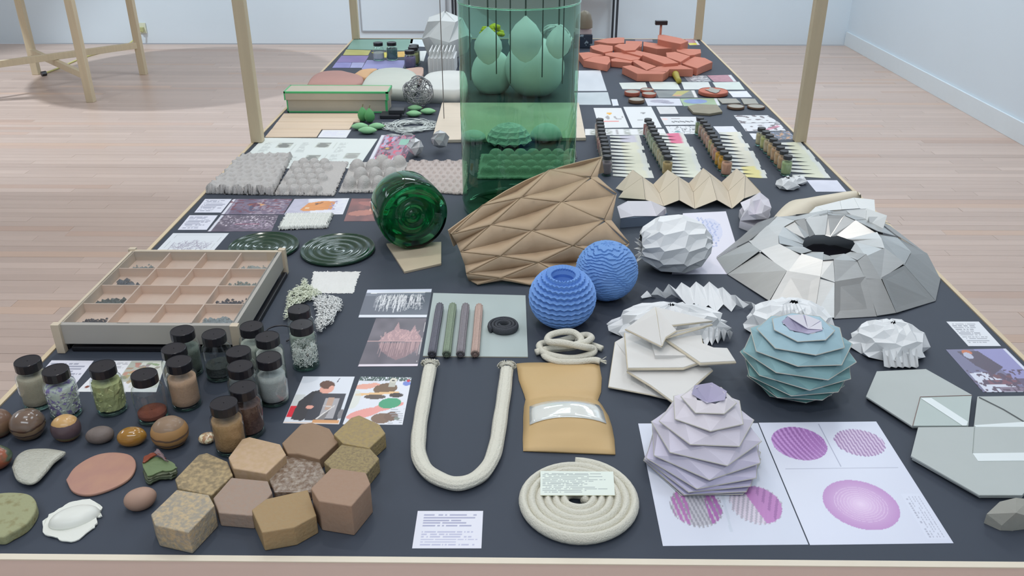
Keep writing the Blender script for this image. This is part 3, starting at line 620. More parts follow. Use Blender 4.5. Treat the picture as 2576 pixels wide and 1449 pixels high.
BJ = [
 ((68.5, 908.5), 'of beige powder, leftmost of the big jars', pw('powder_beige', (168, 160, 148)), .95, None),
 ((139, 931), 'of white, violet and yellow flakes', pw('flakes_mixed', (196, 206, 206), (130, 118, 176), 90, .3, (.52, .6)), .93, 'flake'),
 ((257, 921), 'packed with pale yellow green folded pieces', pw('folds_green', (184, 190, 146), (150, 156, 112), 60, .5), .93, 'fold'),
 ((362, 941.6), 'nearly empty with rust brown powder at the bottom', pw('powder_rust', (122, 70, 58)), .14, None),
 ((449, 909), 'of peach sand, standing in front of two others', pw('powder_peach', (182, 150, 132)), .86, None),
 ((437, 876.7), 'half hidden right behind the peach sand jar', pw('powder_dimgrey', (128, 124, 120)), .7, None),
 ((458, 832), 'of grey green dust just before the tray, left one', pw('powder_greygreen', (104, 114, 112)), .8, None),
 ((537.5, 841), 'of dark gravel before the tray', pw('gravel_dark', (74, 80, 82), (44, 48, 52), 120, .8), .33, 'grit'),
 ((632, 820.5), 'with shiny reflecting lid at the right corner of the tray', pw('powder_pale', (168, 174, 172)), .8, None),
 ((672, 847), 'of fine white powder, behind the pale grey powder jar', pw('powder_white', (186, 190, 192)), .84, None),
 ((599.5, 884), 'with dark lid, middle of a close file of three', pw('powder_smoke', (120, 122, 130)), .6, None),
 ((604, 921), 'with grey dust directly behind the brown granule jar', pw('powder_smoke2', (112, 112, 122)), .6, None),
 ((676, 899), 'of pale grey powder, rightmost before the two photos', pw('powder_lightgrey', (166, 172, 180)), .82, None),
 ((611, 974), 'of brown glassy granules', pw('granules_brown', (112, 84, 78), (60, 40, 40), 130, .9), .9, 'grit'),
 ((562.6, 1014), 'of tan granules, nearest to the hexagonal blocks', pw('granules_tan', (182, 148, 112), (140, 108, 78), 200, .6), .9, None),
 ((752, 777.6), 'half hidden behind the jar of white shreds', pw('crystal_fill', (170, 180, 176)), .5, None),
 ((758, 816), 'of white shreds', None, .8, 'shred'),
]
for i, (pp, lb, m, lv, ex) in enumerate(BJ):
    loc = T(pp[0], pp[1], .0925)
    t = jar_root(loc, 'big black lidded glass jar '+lb, 'big lidded jars at front left', M_black, .0266, .094, rot=i*.7)
    if m is not None: fill_part(t, m, lv, .0266, .094, lump=.06 if ex == 'fold' else .02 if ex == 'grit' else 0)
    if ex == 'grit': chips(t, m, 260, lv, .0255, .0016, .0012, 'granules', i, .75)
    if ex == 'flake':
        chips(t, mat('flake_white', A(206, 214, 216), .5), 150, lv, .0262, .004, .0022, 'flakes', 3, .8); chips(t, mat('flake_violet', A(126, 112, 176), .5), 60, lv, .0263, .004, .002, 'flakes', 4, .85)
    if ex == 'fold': chips(t, mat('fold_pale', A(196, 202, 160), .6), 90, lv, .0262, .006, .0018, 'folds', 5, .85)
    if ex == 'shred': chips(t, mat('shred_white', A(216, 222, 222), .5), 700, lv, .026, .004, .0006, 'shreds', 6, .3)
# ---------------------------------------------------------------- small jars in four rows with fans of slips
M_slip = mat('paper_slip', None, .6, attr=True, var=0)
PAL = {
 1: [(150, 120, 120), (140, 130, 135), (160, 140, 130), (150, 125, 125), (175, 130, 125), (160, 120, 122), (165, 140, 130), (150, 140, 140), (160, 150, 140), (150, 140, 140), (128, 118, 130)],
 2: [(160, 110, 112), (150, 130, 125), (145, 150, 140), (150, 160, 145), (150, 162, 145), (160, 160, 140), (160, 160, 140), (176, 165, 140), (170, 160, 140), (150, 150, 130), (184, 160, 118)],
 3: [(130, 145, 110), (176, 150, 140), (180, 155, 145), (186, 150, 140), (190, 150, 138), (180, 165, 120), (190, 150, 130), (190, 140, 130), (200, 150, 60), (205, 150, 50), (206, 158, 140)],
 4: [(180, 170, 145), (180, 182, 130), (190, 170, 145), (195, 165, 130), (196, 158, 130), (195, 160, 130), (192, 158, 132), (160, 180, 140)],
}
CAPS = {
 1: [(390, 213), (394, 242), (398, 272), (404, 305), (410, 338), (420, 370), (430, 400), (437, 435), (446, 468), (451, 503), (458, 543)],
 2: [(825, 213), (845, 243), (858, 275), (875, 305), (890, 340), (912, 375), (932, 405), (950, 437), (970, 470), (986, 503), (1005, 546)],
 3: [(1295, 200), (1325, 228), (1352, 260), (1372, 292), (1394, 325), (1415, 360), (1437, 395), (1456, 430), (1480, 466), (1510, 503), (1542, 546)],
 4: [(1848, 292), (1888, 324), (1920, 356), (1955, 390), (1985, 426), (2018, 463), (2050, 500), (2085, 543)],
}
RNM = {1: 'leftmost', 2: 'second from left', 3: 'third from left', 4: 'rightmost'}
ORD = ['nearest', 'second nearest', 'third nearest', 'fourth nearest', 'fifth nearest', 'sixth nearest', 'seventh nearest', 'eighth nearest', 'ninth nearest', 'tenth nearest', 'farthest']
def cname(c):
    r, g, b = c
    if r > 195 and b < 80: return 'orange yellow'
    if g > r and g > b: return 'pale green'
    if r-b > 55: return 'ochre'
    if r-g > 30: return 'pinkish'
    if r-b > 30: return 'tan'
    if b >= r: return 'mauve grey'
    return 'greyish'
SR, SH = .0165, .064
row_ends = {1: ((478, 738), (508, 868)), 2: ((905, 1145), (1050, 1362)), 3: ((1455, 1655), (1590, 1905)), 4: ((1990, 2200), (2130, 2470))}
for r in (1, 2, 3, 4):
    caps = CAPS[r]; n = len(caps); locs = []
    for i, c in enumerate(caps):
        loc = T(*C5(*c), SH*.985); locs.append(loc)
    for i, loc in enumerate(locs):
        o = ORD[n-1-i] if i else 'farthest'
        t = jar_root(loc, 'small haze-greyed lidded jar of %s powder, %s in the %s row' % (cname(PAL[r][i]), o, RNM[r]), 'small jars in the %s row' % RNM[r], M_capfar, SR, SH, 0, 20)
        fill_part(t, mat('small_powder_%d_%d' % (r, i), A(*PAL[r][i]), .8, var=.08, scale=200), .9, SR, SH, seg=18)
    # paper slips lie from the jars to the right, each curling up at the jar end
    y_far = {1: 365, 2: 345, 3: 335, 4: 425}[r]; y_near = 745
    m = {1: 12, 2: 13, 3: 12, 4: 9}[r]
    e = row_ends[r]
    def LR(t):   # left and right end of the fan on the table at fraction t from far to near (crop 5 pixels)
        yy = y_far+(y_near-y_far)*t; xl = e[0][0]+(e[1][0]-e[0][0])*t; xr = e[0][1]+(e[1][1]-e[0][1])*t
        return T(*C5(xl, yy)), T(*C5(xr, yy))
    for j in range(m):
        a0, b0 = LR(j/m); a1, b1 = LR((j+1)/m); jit = rng.randn()*.004
        v = []; f = []; nu = 10; nv = 3; cols = []
        tint = {1: (201, 205, 196), 2: (198, 205, 200), 3: (201, 205, 194), 4: (199, 205, 194)}[r]
        if r == 1 and j < 2: tint = (184, 186, 208)
        if r == 2 and j in (0, 1, 2): tint = (206, 112, 148)
        if r == 3 and j >= m-3: tint = (206, 202, 146)
        lif = .003+.004*rng.rand(); shade = 1-.07*rng.rand()
        for q in range(nv+1):
            tq = q/nv
            for p in range(nu+1):
                s = p/nu; wdt = .16+.90*min(1, s*1.25)              # narrow where it curls, wide where it overlaps
                L_ = a0*(1-tq)+a1*tq; R_ = b0*(1-tq)+b1*tq
                mid = (a0+a1)/2*(1-s)+((b0+b1)/2)*s
                full = L_*(1-s)+R_*s; pt = mid+(full-mid)*wdt
                z = TZ+.0008+.0006*(m-j)/m+lif*(1-s)**2*(1-.7*tq)+.0012*(1-tq)*(s)
                v.append(Vector((pt.x+(jit if s > .5 else 0), pt.y, z)))
                on = .3 < s < .82
                c = tint if on and not (r == 3 and j < m-3) else (196, 203, 208) if not on else tuple((x+205)/2 for x in tint)
                cols.append(lin(c)/KL*shade)
        W = nu+1
        for q in range(nv):
            for p in range(nu): k = q*W+p; f.append((k, k+W, k+W+1, k+1))
        add('paper_slip', (v, f), M_slip, cols=np.clip(np.array(cols), 0, .86), solid=.0004, group='paper slips beside the %s row of small jars' % RNM[r], cat='paper slip',
            label='curling %s paper slip, %s beside the %s jar row' % ('pink' if tint[1] < 130 else 'lilac' if tint[2] > 206 else 'yellow' if tint[2] < 150 else 'cream', (ORD+['farthest'])[m-1-j] if j and m-1-j < 10 else ['farthest', 'second farthest', 'third farthest'][min(j, 2)], {1: 'leftmost', 2: 'second', 3: 'third', 4: 'rightmost'}[r]))
# far jars left
for i, (c, col, lb) in enumerate((((1292, 243), (180, 188, 196), 'clear glass jar of white powder at the far end of the table'), ((1467, 240), (74, 104, 108), 'glass jar of dark teal powder at the far end of the table'),
                          ((1700, 345), (112, 106, 150), 'glass jar of violet powder by the wide periwinkle sheet'), ((1745, 300), (150, 156, 110), 'glass jar of olive powder right behind the violet powder jar'), ((1757, 275), (120, 130, 120), 'farthest glass jar, lid just showing beyond the olive powder jar'))):
    x, y = C2(*c); t = jar_root(T(x, y, .0868), lb, 'jars at the far end of the table', M_black, seg=20)
    fill_part(t, mat('far_powder_%d' % i, A(*col), .8), .55 if i == 0 else .9, seg=18)
# ---------------------------------------------------------------- wooden compartment tray
tx0, tx1, ty0, ty1, tz0, tz1 = -.917, -.560, 1.472, 1.84, TZ+.018, TZ+.062
tr = thing('compartment_tray', 'shallow pale wooden tray of sixteen compartments under glass, on corner legs', 'tray', (-.74, 1.65, TZ))
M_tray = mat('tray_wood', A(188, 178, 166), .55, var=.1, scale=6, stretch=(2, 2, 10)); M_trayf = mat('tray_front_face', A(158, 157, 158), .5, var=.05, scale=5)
w = .011
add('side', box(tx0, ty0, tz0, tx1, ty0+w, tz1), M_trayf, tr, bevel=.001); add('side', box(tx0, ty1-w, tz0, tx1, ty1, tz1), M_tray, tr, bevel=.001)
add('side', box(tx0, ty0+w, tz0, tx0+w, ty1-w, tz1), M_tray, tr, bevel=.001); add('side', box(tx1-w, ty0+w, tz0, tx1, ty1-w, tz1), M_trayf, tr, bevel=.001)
M_in = mat('tray_inside_wood', A(214, 190, 176), .6, var=.08, scale=8, stretch=(1, 8, 8))
add('bottom', box(tx0+w, ty0+w, tz0+.001, tx1-w, ty1-w, tz0+.021), M_in, tr)
ix0, ix1, iy0, iy1 = tx0+w, tx1-w, ty0+w, ty1-w
for k in range(1, 4):
    x = ix0+(ix1-ix0)*k/4; add('divider', box(x-.0015, iy0, tz0+.021, x+.0015, iy1, tz1-.003), M_in, tr)
    y = iy0+(iy1-iy0)*k/4; add('divider', box(ix0, y-.0015, tz0+.021, ix1, y+.0015, tz1-.0035), M_in, tr)
for x in (tx0-.006, tx1-.010):
    for y in (ty0-.008, ty1-.006): add('leg', box(x, y, TZ+.0006, x+.016, y+.014, tz1+.003), M_tray, tr, bevel=.001, label=None)
add('glass_lid', box(tx0+w*.6, ty0+w*.6, tz1-.002, tx1-w*.6, ty1-w*.6, tz1), thin_glass('lid_glass', (.94, .95, .97)), tr)
cw, cl = (ix1-ix0)/4, (iy1-iy0)/4
def rubble(x0, y0, x1, y1, n, s, seed, z):
    r = np.random.RandomState(seed); V = []
    for i in range(n):
        cx = x0+(x1-x0)*np.clip(.5+.2*r.randn(), .08, .92); cy = y0+(y1-y0)*np.clip(.30+.16*r.randn(), .06, .8); q = s*(.5+r.rand()); hh = abs(r.randn())*s*.45
        p = [Vector((cx+q*math.cos(a+r.rand()), cy+q*math.sin(a+r.rand()), z+hh*r.rand()+(.3*s))) for a in (0, 1.6, 3.2, 4.8)]+[Vector((cx, cy, z+hh+s))]+[Vector((cx, cy, z))]
        V.append((p, [(0, 1, 4), (1, 2, 4), (2, 3, 4), (3, 0, 4), (1, 0, 5), (2, 1, 5), (3, 2, 5), (0, 3, 5)]))
    return join(*V)
RB = [(0, 0, 'black grit', (58, 62, 72), 420, .003), (0, 1, 'dark green grey shards', (86, 98, 98), 60, .007), (0, 2, 'grey shards', (92, 100, 110), 60, .006), (0, 3, 'pale grey grit', (132, 144, 148), 220, .003),
      (3, 0, 'clear and grey chips', (140, 152, 158), 340, .005), (3, 1, 'dark slab pieces', (68, 72, 84), 300, .003), (3, 2, 'greenish chips', (128, 140, 138), 120, .004), (3, 3, 'pale chips', (160, 168, 168), 260, .004)]
for i, (cx, cy, lb, c, n, s) in enumerate(RB):
    a, b = ix0+cw*cx+.004, iy0+cl*cy+.006
    add('mineral_chips', rubble(a, b, a+cw-.008, b+cl-.02, n, s, i+20, tz0+.0215), mat('chips_%d' % i, A(*c), .4, var=.3, scale=80), label='loose %s in %s compartment of the wooden tray, %s' % (lb, 'a left column' if cx == 0 else 'a right column', ['nearest row', 'second row', 'third row', 'farthest row'][cy]), cat='chips', kind='stuff')
fr = thing('black_bar_frame', 'slim black bar frame lying under the wooden compartment tray', 'frame', (-.74, 1.65, TZ))
for b in ((tx0+.02, ty0+.0, tx1-.012, ty0+.012), (tx0+.02, ty1-.02, tx1-.012, ty1-.01), (tx1-.002, ty0+.014, tx1+.008, ty1-.012), (tx0+.002, ty0+.01, tx0+.012, ty1-.012)):
    add('bar', box(b[0], b[1], TZ+.0006, b[2], b[3], TZ+.011), mat('bar_black', (.012, .012, .016), .4, var=0), fr, bevel=.002)
hc = T(700, 850)
add('black_cord_loop', tube(spline([hc+Vector((.03*math.cos(a)+.004, .028*math.sin(a), .004+.010*math.sin(a/2+.5))) for a in np.linspace(3.6, -.9, 9)], 6), .0016, 6), M_black, smooth=True, label='thin black cord loop beside the right front tray corner', cat='cord')
# ---------------------------------------------------------------- green glass
GV = graded_glass('green_vase_glass', (.37, .64, .47), (.60, .82, .73), .56)
vc = Vector((T(1300, 530).x+.004, T(1300, 520).y, TZ+.001))
vs = thing('glass_vase', 'very tall green clear glass cylinder vase in the middle of the table', 'vase', vc)
RV, HV = .158, .562
def vwall(r0):
    v = []; f = []; n = 96; rows = 24
    for j in range(rows+1):
        z = .03+(HV-.03)*j/rows
        for k in range(n):
            a = 2*math.pi*k/n; r = r0*(1+.004*math.sin(7*a+1.3+z*1.2)+.002*math.sin(19*a)+.0015*math.sin(z*18+3*a))
            v.append((r*math.cos(a), r*math.sin(a), z))
    for j in range(rows):
        for k in range(n): k2 = (k+1) % n; f.append((j*n+k, j*n+k2, (j+1)*n+k2, (j+1)*n+k))
    return v, f
add('wall', vwall(RV), GV, vs, smooth=True, local=True)
add('rim', lathe([(RV+.0022*math.cos(a), HV+.0022*math.sin(a)) for a in np.linspace(0, 6.283, 9)[:-1]], 96, closed=True), solid_glass('green_rim_glass', (.45, .85, .62)), vs, smooth=True, local=True)
add('glass_base', lathe([(.001, .0), (RV*.9, .0), (RV*.98, .006), (RV, .03)], 96), thin_glass('green_base_glass', (.22, .5, .33), (.9, 1, .95)), vs, smooth=True, local=True)
# jug lying on its side
bt = thing('green_glass_bottle', 'round dark green glass bottle lying on its side, ringed bottom facing front', 'bottle', (0, 0, 0))
dc = T(1047, 622, .014); ax = Vector((-.36, .93, 0)).normalized(); RB_ = .088
bc = Vector((dc.x, dc.y, TZ+.006+RB_)); bt.location = bc
Mx = Matrix((( -ax.y, 0, ax.x), (ax.x, 0, ax.y), (0, 1, 0)))   # columns: side, up, axis -> local z is the axis
def rotv(vf): return [Mx @ Vector(p) for p in vf[0]], vf[1]
outer = [(.001, .012), (.008, .008), (.013, .012), (.018, .016), (.025, .015), (.031, .009), (.035, .013), (.040, .016), (.055, .014), (.068, .008), (.078, .003), (.084, .004), (.088, .014), (.088, .07), (.086, .11), (.075, .14), (.055, .158), (.03, .168), (.022, .18), (.022, .2), (.026, .204)]
inner = [(.019, .204), (.018, .18), (.026, .17), (.05, .162), (.07, .143), (.082, .11), (.084, .07), (.083, .02), (.06, .020), (.03, .022), (.001, .018)]
add('bottle_body', rotv(lathe(outer+inner, 80)), solid_glass('bottle_green_glass', (.09, .48, .24)), bt, smooth=True, local=True)
add('board_stand', plate([T(*p, .006) for p in ((972, 612), (1110, 608), (1110, 662), (1017, 683))], base=TZ), mat('stand_wood', A(176, 166, 152), .6, var=.06), label='thin beige wooden board under the green bottle', cat='board', bevel=.0008)
# ripple plates
MP = mat('dark_green_plate_glass', (.012, .045, .025), .16, var=0, spec=.6, coat=.25)
def ripple(R, n, h):
    pr = [(.001, .004)]
    for k in range(1, 60):
        r = R*k/60; pr.append((r, .004+h*(.5-.5*math.cos(k/60*n*6.283))*.55*(k/60)**.4+.004*(k/60)**2))
    pr += [(R, .006), (R*.985, .002), (R*.7, .0005), (.001, .0005)]
    return lathe(pr, 72)
p = T(850, 629, .004); add('ripple_plate', ([(x*1.0+p.x, y*1.05+p.y, z+TZ) for x, y, z in ripple(.093, 4.5, .006)[0]], ripple(.093, 4.5, .006)[1]), MP, smooth=True, label='dark green glass plate with ringed ripples, the one in full view', cat='plate', group='green glass ripple plates')
p = T(664, 622, .004); add('ripple_plate', ([(x+p.x, y*1.0+p.y, z+TZ) for x, y, z in ripple(.088, 4.5, .006)[0]], ripple(.088, 4.5, .006)[1]), MP, smooth=True, label='dark green glass plate with ringed ripples, partly behind the wooden tray', cat='plate', group='green glass ripple plates')
# ---------------------------------------------------------------- hexagonal blocks
def hmat(i, c, c2, sc=70, b=.8, rough=.7, coat=0, thr=(.4, .65)):
    g = sum(c)/3; c = [x*.86+g*.14 for x in c]; g = sum(c2)/3; c2 = [x*.86+g*.14 for x in c2]
    return mat('block_%d' % i, A(*c), rough, var=.15, scale=sc*2.4, detail=8, bump=b, bscale=160, col2=A(*c2), coat=coat, thr=thr)
HEX = [
 ('speckled grey and buff', 'nearest the brown pebble', [(60, 925), (285, 712), (562, 757), (612, 850), (385, 1085), (97, 1020)], .040, hmat(0, (152, 146, 138), (176, 156, 126))),
 ('flat reddish grey', 'in the middle with lowest top', [(592, 790), (750, 612), (1065, 640), (1105, 742), (930, 940), (640, 915)], .026, hmat(1, (156, 138, 130), (148, 126, 116), 90, .4)),
 ('ochre slanting', 'front centre', [(920, 888), (1045, 795), (1405, 712), (1480, 935), (1290, 1040), (1010, 1088)], .034, hmat(2, (160, 136, 102), (150, 124, 90), 90, .5)),
 ('tall smooth brown', 'front right', [(1425, 708), (1600, 525), (1900, 570), (1940, 665), (1775, 862), (1492, 818)], .055, hmat(3, (160, 132, 116), (148, 120, 104), 60, .3)),
 ('pitted olive', 'left, behind the speckled grey one', [(268, 632), (470, 415), (545, 402), (720, 470), (768, 590), (580, 762), (295, 705)], .024, hmat(4, (138, 124, 100), (166, 146, 112), 60, .9)),
 ('pale tan chamfered', 'left of the two taller jars', [(722, 440), (840, 280), (905, 264), (1170, 325), (1222, 415), (1050, 582), (765, 535)], .032, hmat(5, (186, 158, 128), (178, 152, 130), 50, .2)),
 ('shiny wet looking', 'in the very middle', [(1052, 590), (1165, 440), (1240, 418), (1500, 460), (1560, 590), (1430, 740), (1115, 742)], .016, hmat(6, (120, 98, 84), (150, 140, 134), 50, .9, .22, .7)),
 ('smooth brown', 'behind the shiny one, under the two photos', [(1178, 318), (1345, 158), (1440, 142), (1590, 200), (1665, 310), (1505, 462), (1320, 418), (1225, 410)], .022, hmat(7, (150, 124, 104), (138, 114, 96), 40, .3)),
 ('yellow speckled', 'farthest right under the photo of hands', [(1618, 245), (1770, 100), (1840, 78), (2015, 160), (2068, 235), (1925, 365), (1700, 330)], .030, hmat(8, (164, 144, 98), (140, 124, 96), 80, .8)),
 ('yellow pitted', 'between the tall brown and yellow speckled ones', [(1535, 480), (1690, 330), (1925, 352), (2015, 450), (1905, 585), (1600, 540)], .028, hmat(9, (156, 140, 100), (120, 106, 84), 90, .9)),
]
for lb, pos, pts, h, m in HEX:
    P = [T(*CH(*p), h) for p in pts]
    cx = sum((p for p in P), Vector())/len(P)
    P = [Vector((*(cx+(p-cx)*.985).xy, p.z+rng.randn()*.0006)) for p in P]
    add('hexagonal_block', plate(P, base=TZ+.0004), m, label='%s hexagonal block, %s' % (lb, pos), cat='block', group='hexagonal composite blocks', bevel=.0016)
# ---------------------------------------------------------------- stones at lower left
def blob(c, rx, ry, rz, rot=0, seg=28, rings=14, jit=0, flat=.15, seed=0, pw_=1.):
    v = []; f = []; r = np.random.RandomState(seed); ph = r.rand(6)*6
    for i in range(rings+1):
        t = math.pi*i/rings; cz = -math.cos(t); sr = math.sin(t)**pw_
        for k in range(seg):
            a = 2*math.pi*k/seg; q = 1+jit*(math.sin(2*a+ph[0]+t)+.6*math.sin(3*a+ph[1])+.5*math.sin(5*a+ph[2]+2*t))
            x, y, z = rx*sr*q*math.cos(a), ry*sr*q*math.sin(a), rz*(max(cz, -1+flat)+1-flat)
            v.append(Vector((c[0]+x*math.cos(rot)-y*math.sin(rot), c[1]+x*math.sin(rot)+y*math.cos(rot), c[2]+z)))
    for i in range(rings):
        for k in range(seg): k2 = (k+1) % seg; f.append((i*seg+k, i*seg+k2, (i+1)*seg+k2, (i+1)*seg+k))
    return v, f
def strata(name, bands, rough=.4, coat=.3, wob=.004):
    "colour changes with object height (bands of clay)"
    if name in _m: return _m[name]
    m = mat(name, (1, 1, 1), rough, var=0, coat=coat); nt = m.node_tree; N = nt.nodes; L = nt.links; b = N['Principled BSDF']
    tc = N.new('ShaderNodeTexCoord'); sp = N.new('ShaderNodeSeparateXYZ'); L.new(tc.outputs['Object'], sp.inputs[0])
    nz = N.new('ShaderNodeTexNoise'); nz.inputs['Scale'].default_value = 45; L.new(tc.outputs['Object'], nz.inputs['Vector'])
    ma = N.new('ShaderNodeMath'); ma.operation = 'MULTIPLY_ADD'; ma.inputs[1].default_value = wob*2; L.new(nz.outputs['Fac'], ma.inputs[0]); L.new(sp.outputs['Z'], ma.inputs[2])
    cr = N.new('ShaderNodeValToRGB'); cr.color_ramp.interpolation = 'CONSTANT'
    mr = N.new('ShaderNodeMapRange'); mr.inputs[1].default_value = wob; mr.inputs[2].default_value = bands[-1][0]+wob; L.new(ma.outputs[0], mr.inputs[0]); L.new(mr.outputs[0], cr.inputs[0])
    e = cr.color_ramp.elements; H_ = bands[-1][0]
    e[0].position = 0; e[0].color = (*A(*bands[0][1]), 1); e[1].position = max(.001, bands[0][0]/H_); e[1].color = (*A(*bands[1][1]), 1)
    for k in range(2, len(bands)): q = e.new(bands[k-1][0]/H_); q.color = (*A(*bands[k][1]), 1)
    L.new(cr.outputs[0], b.inputs['Base Color']); return m
def stone(name, label, px, py, rx, ry, rz, m, rot=0, jit=.02, flat=.15, seed=0, cat='stone', pw_=.85, hc=None):
    p = T(px, py, rz*.8 if hc is None else hc)
    return add(name, blob((p.x, p.y, TZ+.0006), rx, ry, rz, rot, jit=jit, flat=flat, seed=seed, pw_=pw_), m, smooth=True, label=label, cat=cat)
BR = (118, 98, 82)
stone('clay_ball', 'brown glossy clay ball cut off by the left image border', -8, 1068, .026, .026, .024, strata('clay_a', [(.008, (110, 64, 52)), (.015, (112, 96, 78)), (.03, (116, 92, 76)), (.05, (108, 84, 72))]), seed=2, cat='clay ball')
stone('clay_ball', 'dark brown glossy clay ball with a seam, leftmost in full view', 70, 1070, .0285, .0275, .0265, strata('clay_b', [(.014, (104, 84, 62)), (.017, (66, 50, 44)), (.024, (116, 98, 80)), (.027, (70, 54, 48)), (.06, (104, 88, 80))], .18, .8), seed=3, cat='clay ball')
stone('clay_ball', 'tan topped clay ball with a dark purple middle', 167, 1079, .0235, .0225, .0235, strata('clay_c', [(.007, (142, 100, 72)), (.011, (112, 104, 70)), (.033, (84, 70, 78)), (.06, (182, 148, 102))], .35, .3), seed=4, cat='clay ball')
stone('pebble', 'small dark grey pebble right of the tan topped clay ball', 252, 1096, .0225, .0165, .014, mat('stone_dark', A(106, 98, 98), .55, var=.2, scale=60, bump=.4), .3, seed=5)
stone('pebble', 'amber yellow glossy pebble between grey pebble and banded ball', 332, 1100, .0235, .0175, .016, mat('stone_amber', A(176, 138, 62), .15, var=.25, scale=70, col2=A(140, 96, 50), coat=.8), .15, seed=6)
stone('clay_ball', 'banded ochre and brown clay ball, below the nearly empty jar', 428, 1090, .030, .028, .027, strata('clay_d', [(.009, (152, 118, 76)), (.013, (94, 78, 70)), (.021, (158, 122, 80)), (.0245, (98, 80, 70)), (.038, (156, 122, 84)), (.06, (128, 108, 92))], .5, .15), .3, seed=7, cat='clay ball')
stone('pebble', 'tiny glittering shell coloured pebble left of the tan granule jar', 522, 1103, .0145, .0135, .008, mat('stone_shell', A(176, 140, 112), .2, var=.2, scale=200, col2=A(206, 202, 180), coat=.7, thr=(.45, .6), bump=.6), .2, jit=.04, seed=8)
stone('clay_lump', 'multicoloured dark clay lump cut off at the left image border', -22, 1155, .030, .026, .02, mat('clay_multi', A(70, 86, 72), .35, var=0, scale=40, col2=A(140, 80, 60), thr=(.45, .55), coat=.4), .3, jit=.04, seed=9, cat='clay lump')
stone('pebble', 'smooth pinkish brown pebble left of the hexagonal blocks', 353, 1257, .0235, .0185, .016, mat('stone_pink', A(154, 128, 118), .6, var=.1, scale=40), .45, seed=10)
def flat_stone(name, label, pts, h, m, cat='stone', top=.6, base=None, bev=.002, n=5, dome=.0, C=None, slope=None):
    P = [T(*(C(*p) if C else p), h) for p in pts]
    P = spline(P+[P[0]], n)[:-1] if n else P
    if slope: P = [Vector((p.x, p.y, p.z+slope(p))) for p in P]
    c = sum(P, Vector())/len(P); v = []; f = []; k = len(P)
    rings = ((1, 0), (.9, dome*.45), (.7, dome*.8), (.4, dome*.97))
    b0 = [Vector((p.x, p.y, TZ+.0006 if base is None else p.z-base)) for p in P]
    v += b0
    for s, dz in rings: v += [c+(p-c)*s+Vector((0, 0, dz)) if True else p for p in P]
    v.append(c+Vector((0, 0, dome))); f.append(tuple(range(k))[::-1])
    for i in range(len(rings)):
        for j in range(k): j2 = (j+1) % k; f.append((i*k+j, i*k+j2, (i+1)*k+j2, (i+1)*k+j))
    for j in range(k): f.append((len(rings)*k+j, len(rings)*k+(j+1) % k, len(v)-1))
    a = sum(P[i].x*P[(i+1) % k].y-P[(i+1) % k].x*P[i].y for i in range(k))
    if a < 0: f = [q[::-1] for q in f]
    return add(name, (v, f), m, smooth=False, label=label, cat=cat, bevel=bev if bev else 0)
C0 = crop(0, 1020, 3.386)
gl = mat('stone_glitter', A(166, 168, 164), .3, var=.15, scale=120, bump=.8, bscale=300, spec=.8)
flat_stone('stone_slab', 'grey glittering leaf shaped stone with a curled tip', [(110, 560), (150, 470), (240, 412), (400, 400), (545, 420), (562, 440), (470, 515), (400, 600), (320, 680), (240, 698), (150, 660)], .004, gl, slope=lambda p: .008, C=C0, base=.004, dome=.006)
flat_stone('stone_disc', 'large thin pink oval disc with orange rim', [(560, 630), (640, 520), (800, 425), (960, 396), (1110, 420), (1158, 500), (1110, 610), (960, 700), (760, 758), (620, 730)], .006, mat('disc_pink', A(164, 124, 124), .5, var=.2, scale=30, col2=A(172, 136, 118), bump=.1), C=C0)
flat_stone('green_cake', 'thick mottled yellow green cake at the left image border', [(-120, 800), (0, 745), (200, 745), (290, 790), (308, 880), (230, 1000), (100, 1080), (0, 1120), (-150, 1060)], .016, mat('cake_green', A(156, 160, 130), .7, var=.2, scale=70, col2=A(120, 116, 84), bump=.7, thr=(.5, .7)), C=C0, cat='cake', dome=.002)
sw = mat('porcelain_white', A(204, 209, 212), .4, var=.02, coat=.15)
shl = thing('shell_form', 'smooth white domed shell form with a ragged flange at lower left', 'shell', T(183, 1310))
def ragged(pts, h, C, th):
    P = spline([T(*C(*p), h) for p in pts]+[T(*C(*pts[0]), h)], 4)[:-1]
    return plate([p+Vector((rng.randn()*.0007, rng.randn()*.0007, abs(rng.randn())*.0012)) for p in P], th)
add('flange', ragged([(355, 1010), (430, 930), (560, 850), (680, 812), (790, 812), (868, 868), (850, 900), (868, 945), (820, 960), (835, 1010), (760, 1070), (640, 1150), (510, 1150), (480, 1130), (380, 1100)], .003, C0, .0022), sw, shl, bevel=.0008)
p = T(*C0(625, 925), .012); add('dome', blob((p.x, p.y, TZ+.002), .036, .0225, .016, .42, jit=.008, flat=1.0, pw_=.7), sw, shl, smooth=True)
sd = thing('layered_shard', 'broken layered shard of green sheets with a red upper layer', 'shard', T(400, 1180))
for i, (c, dy, sc_) in enumerate((((60, 70, 58), 42, 1), ((84, 92, 78), 22, .98), ((96, 104, 88), 0, 1), ((98, 116, 86), -25, .95))):
    add('green_layer', ragged([(1215, 520+dy), (1300, 465+dy), (1400, 480+dy), (1505, 540+dy), (1460, 580+dy), (1360, 590+dy), (1260, 625+dy)], .005+.003*i, C0, .002), mat('shard_green_%d' % i, A(*c), .5, var=.15, scale=60), sd)
add('red_layer', ragged([(1210, 490), (1240, 430), (1340, 405), (1410, 450), (1330, 425), (1240, 480)], .018, C0, .002), mat('shard_red', A(122, 62, 46), .3, var=.15), sd)
add('purple_layer', ragged([(1310, 400), (1350, 375), (1400, 440), (1430, 480), (1370, 440)], .020, C0, .002), mat('shard_purple', A(112, 96, 104), .4), sd)
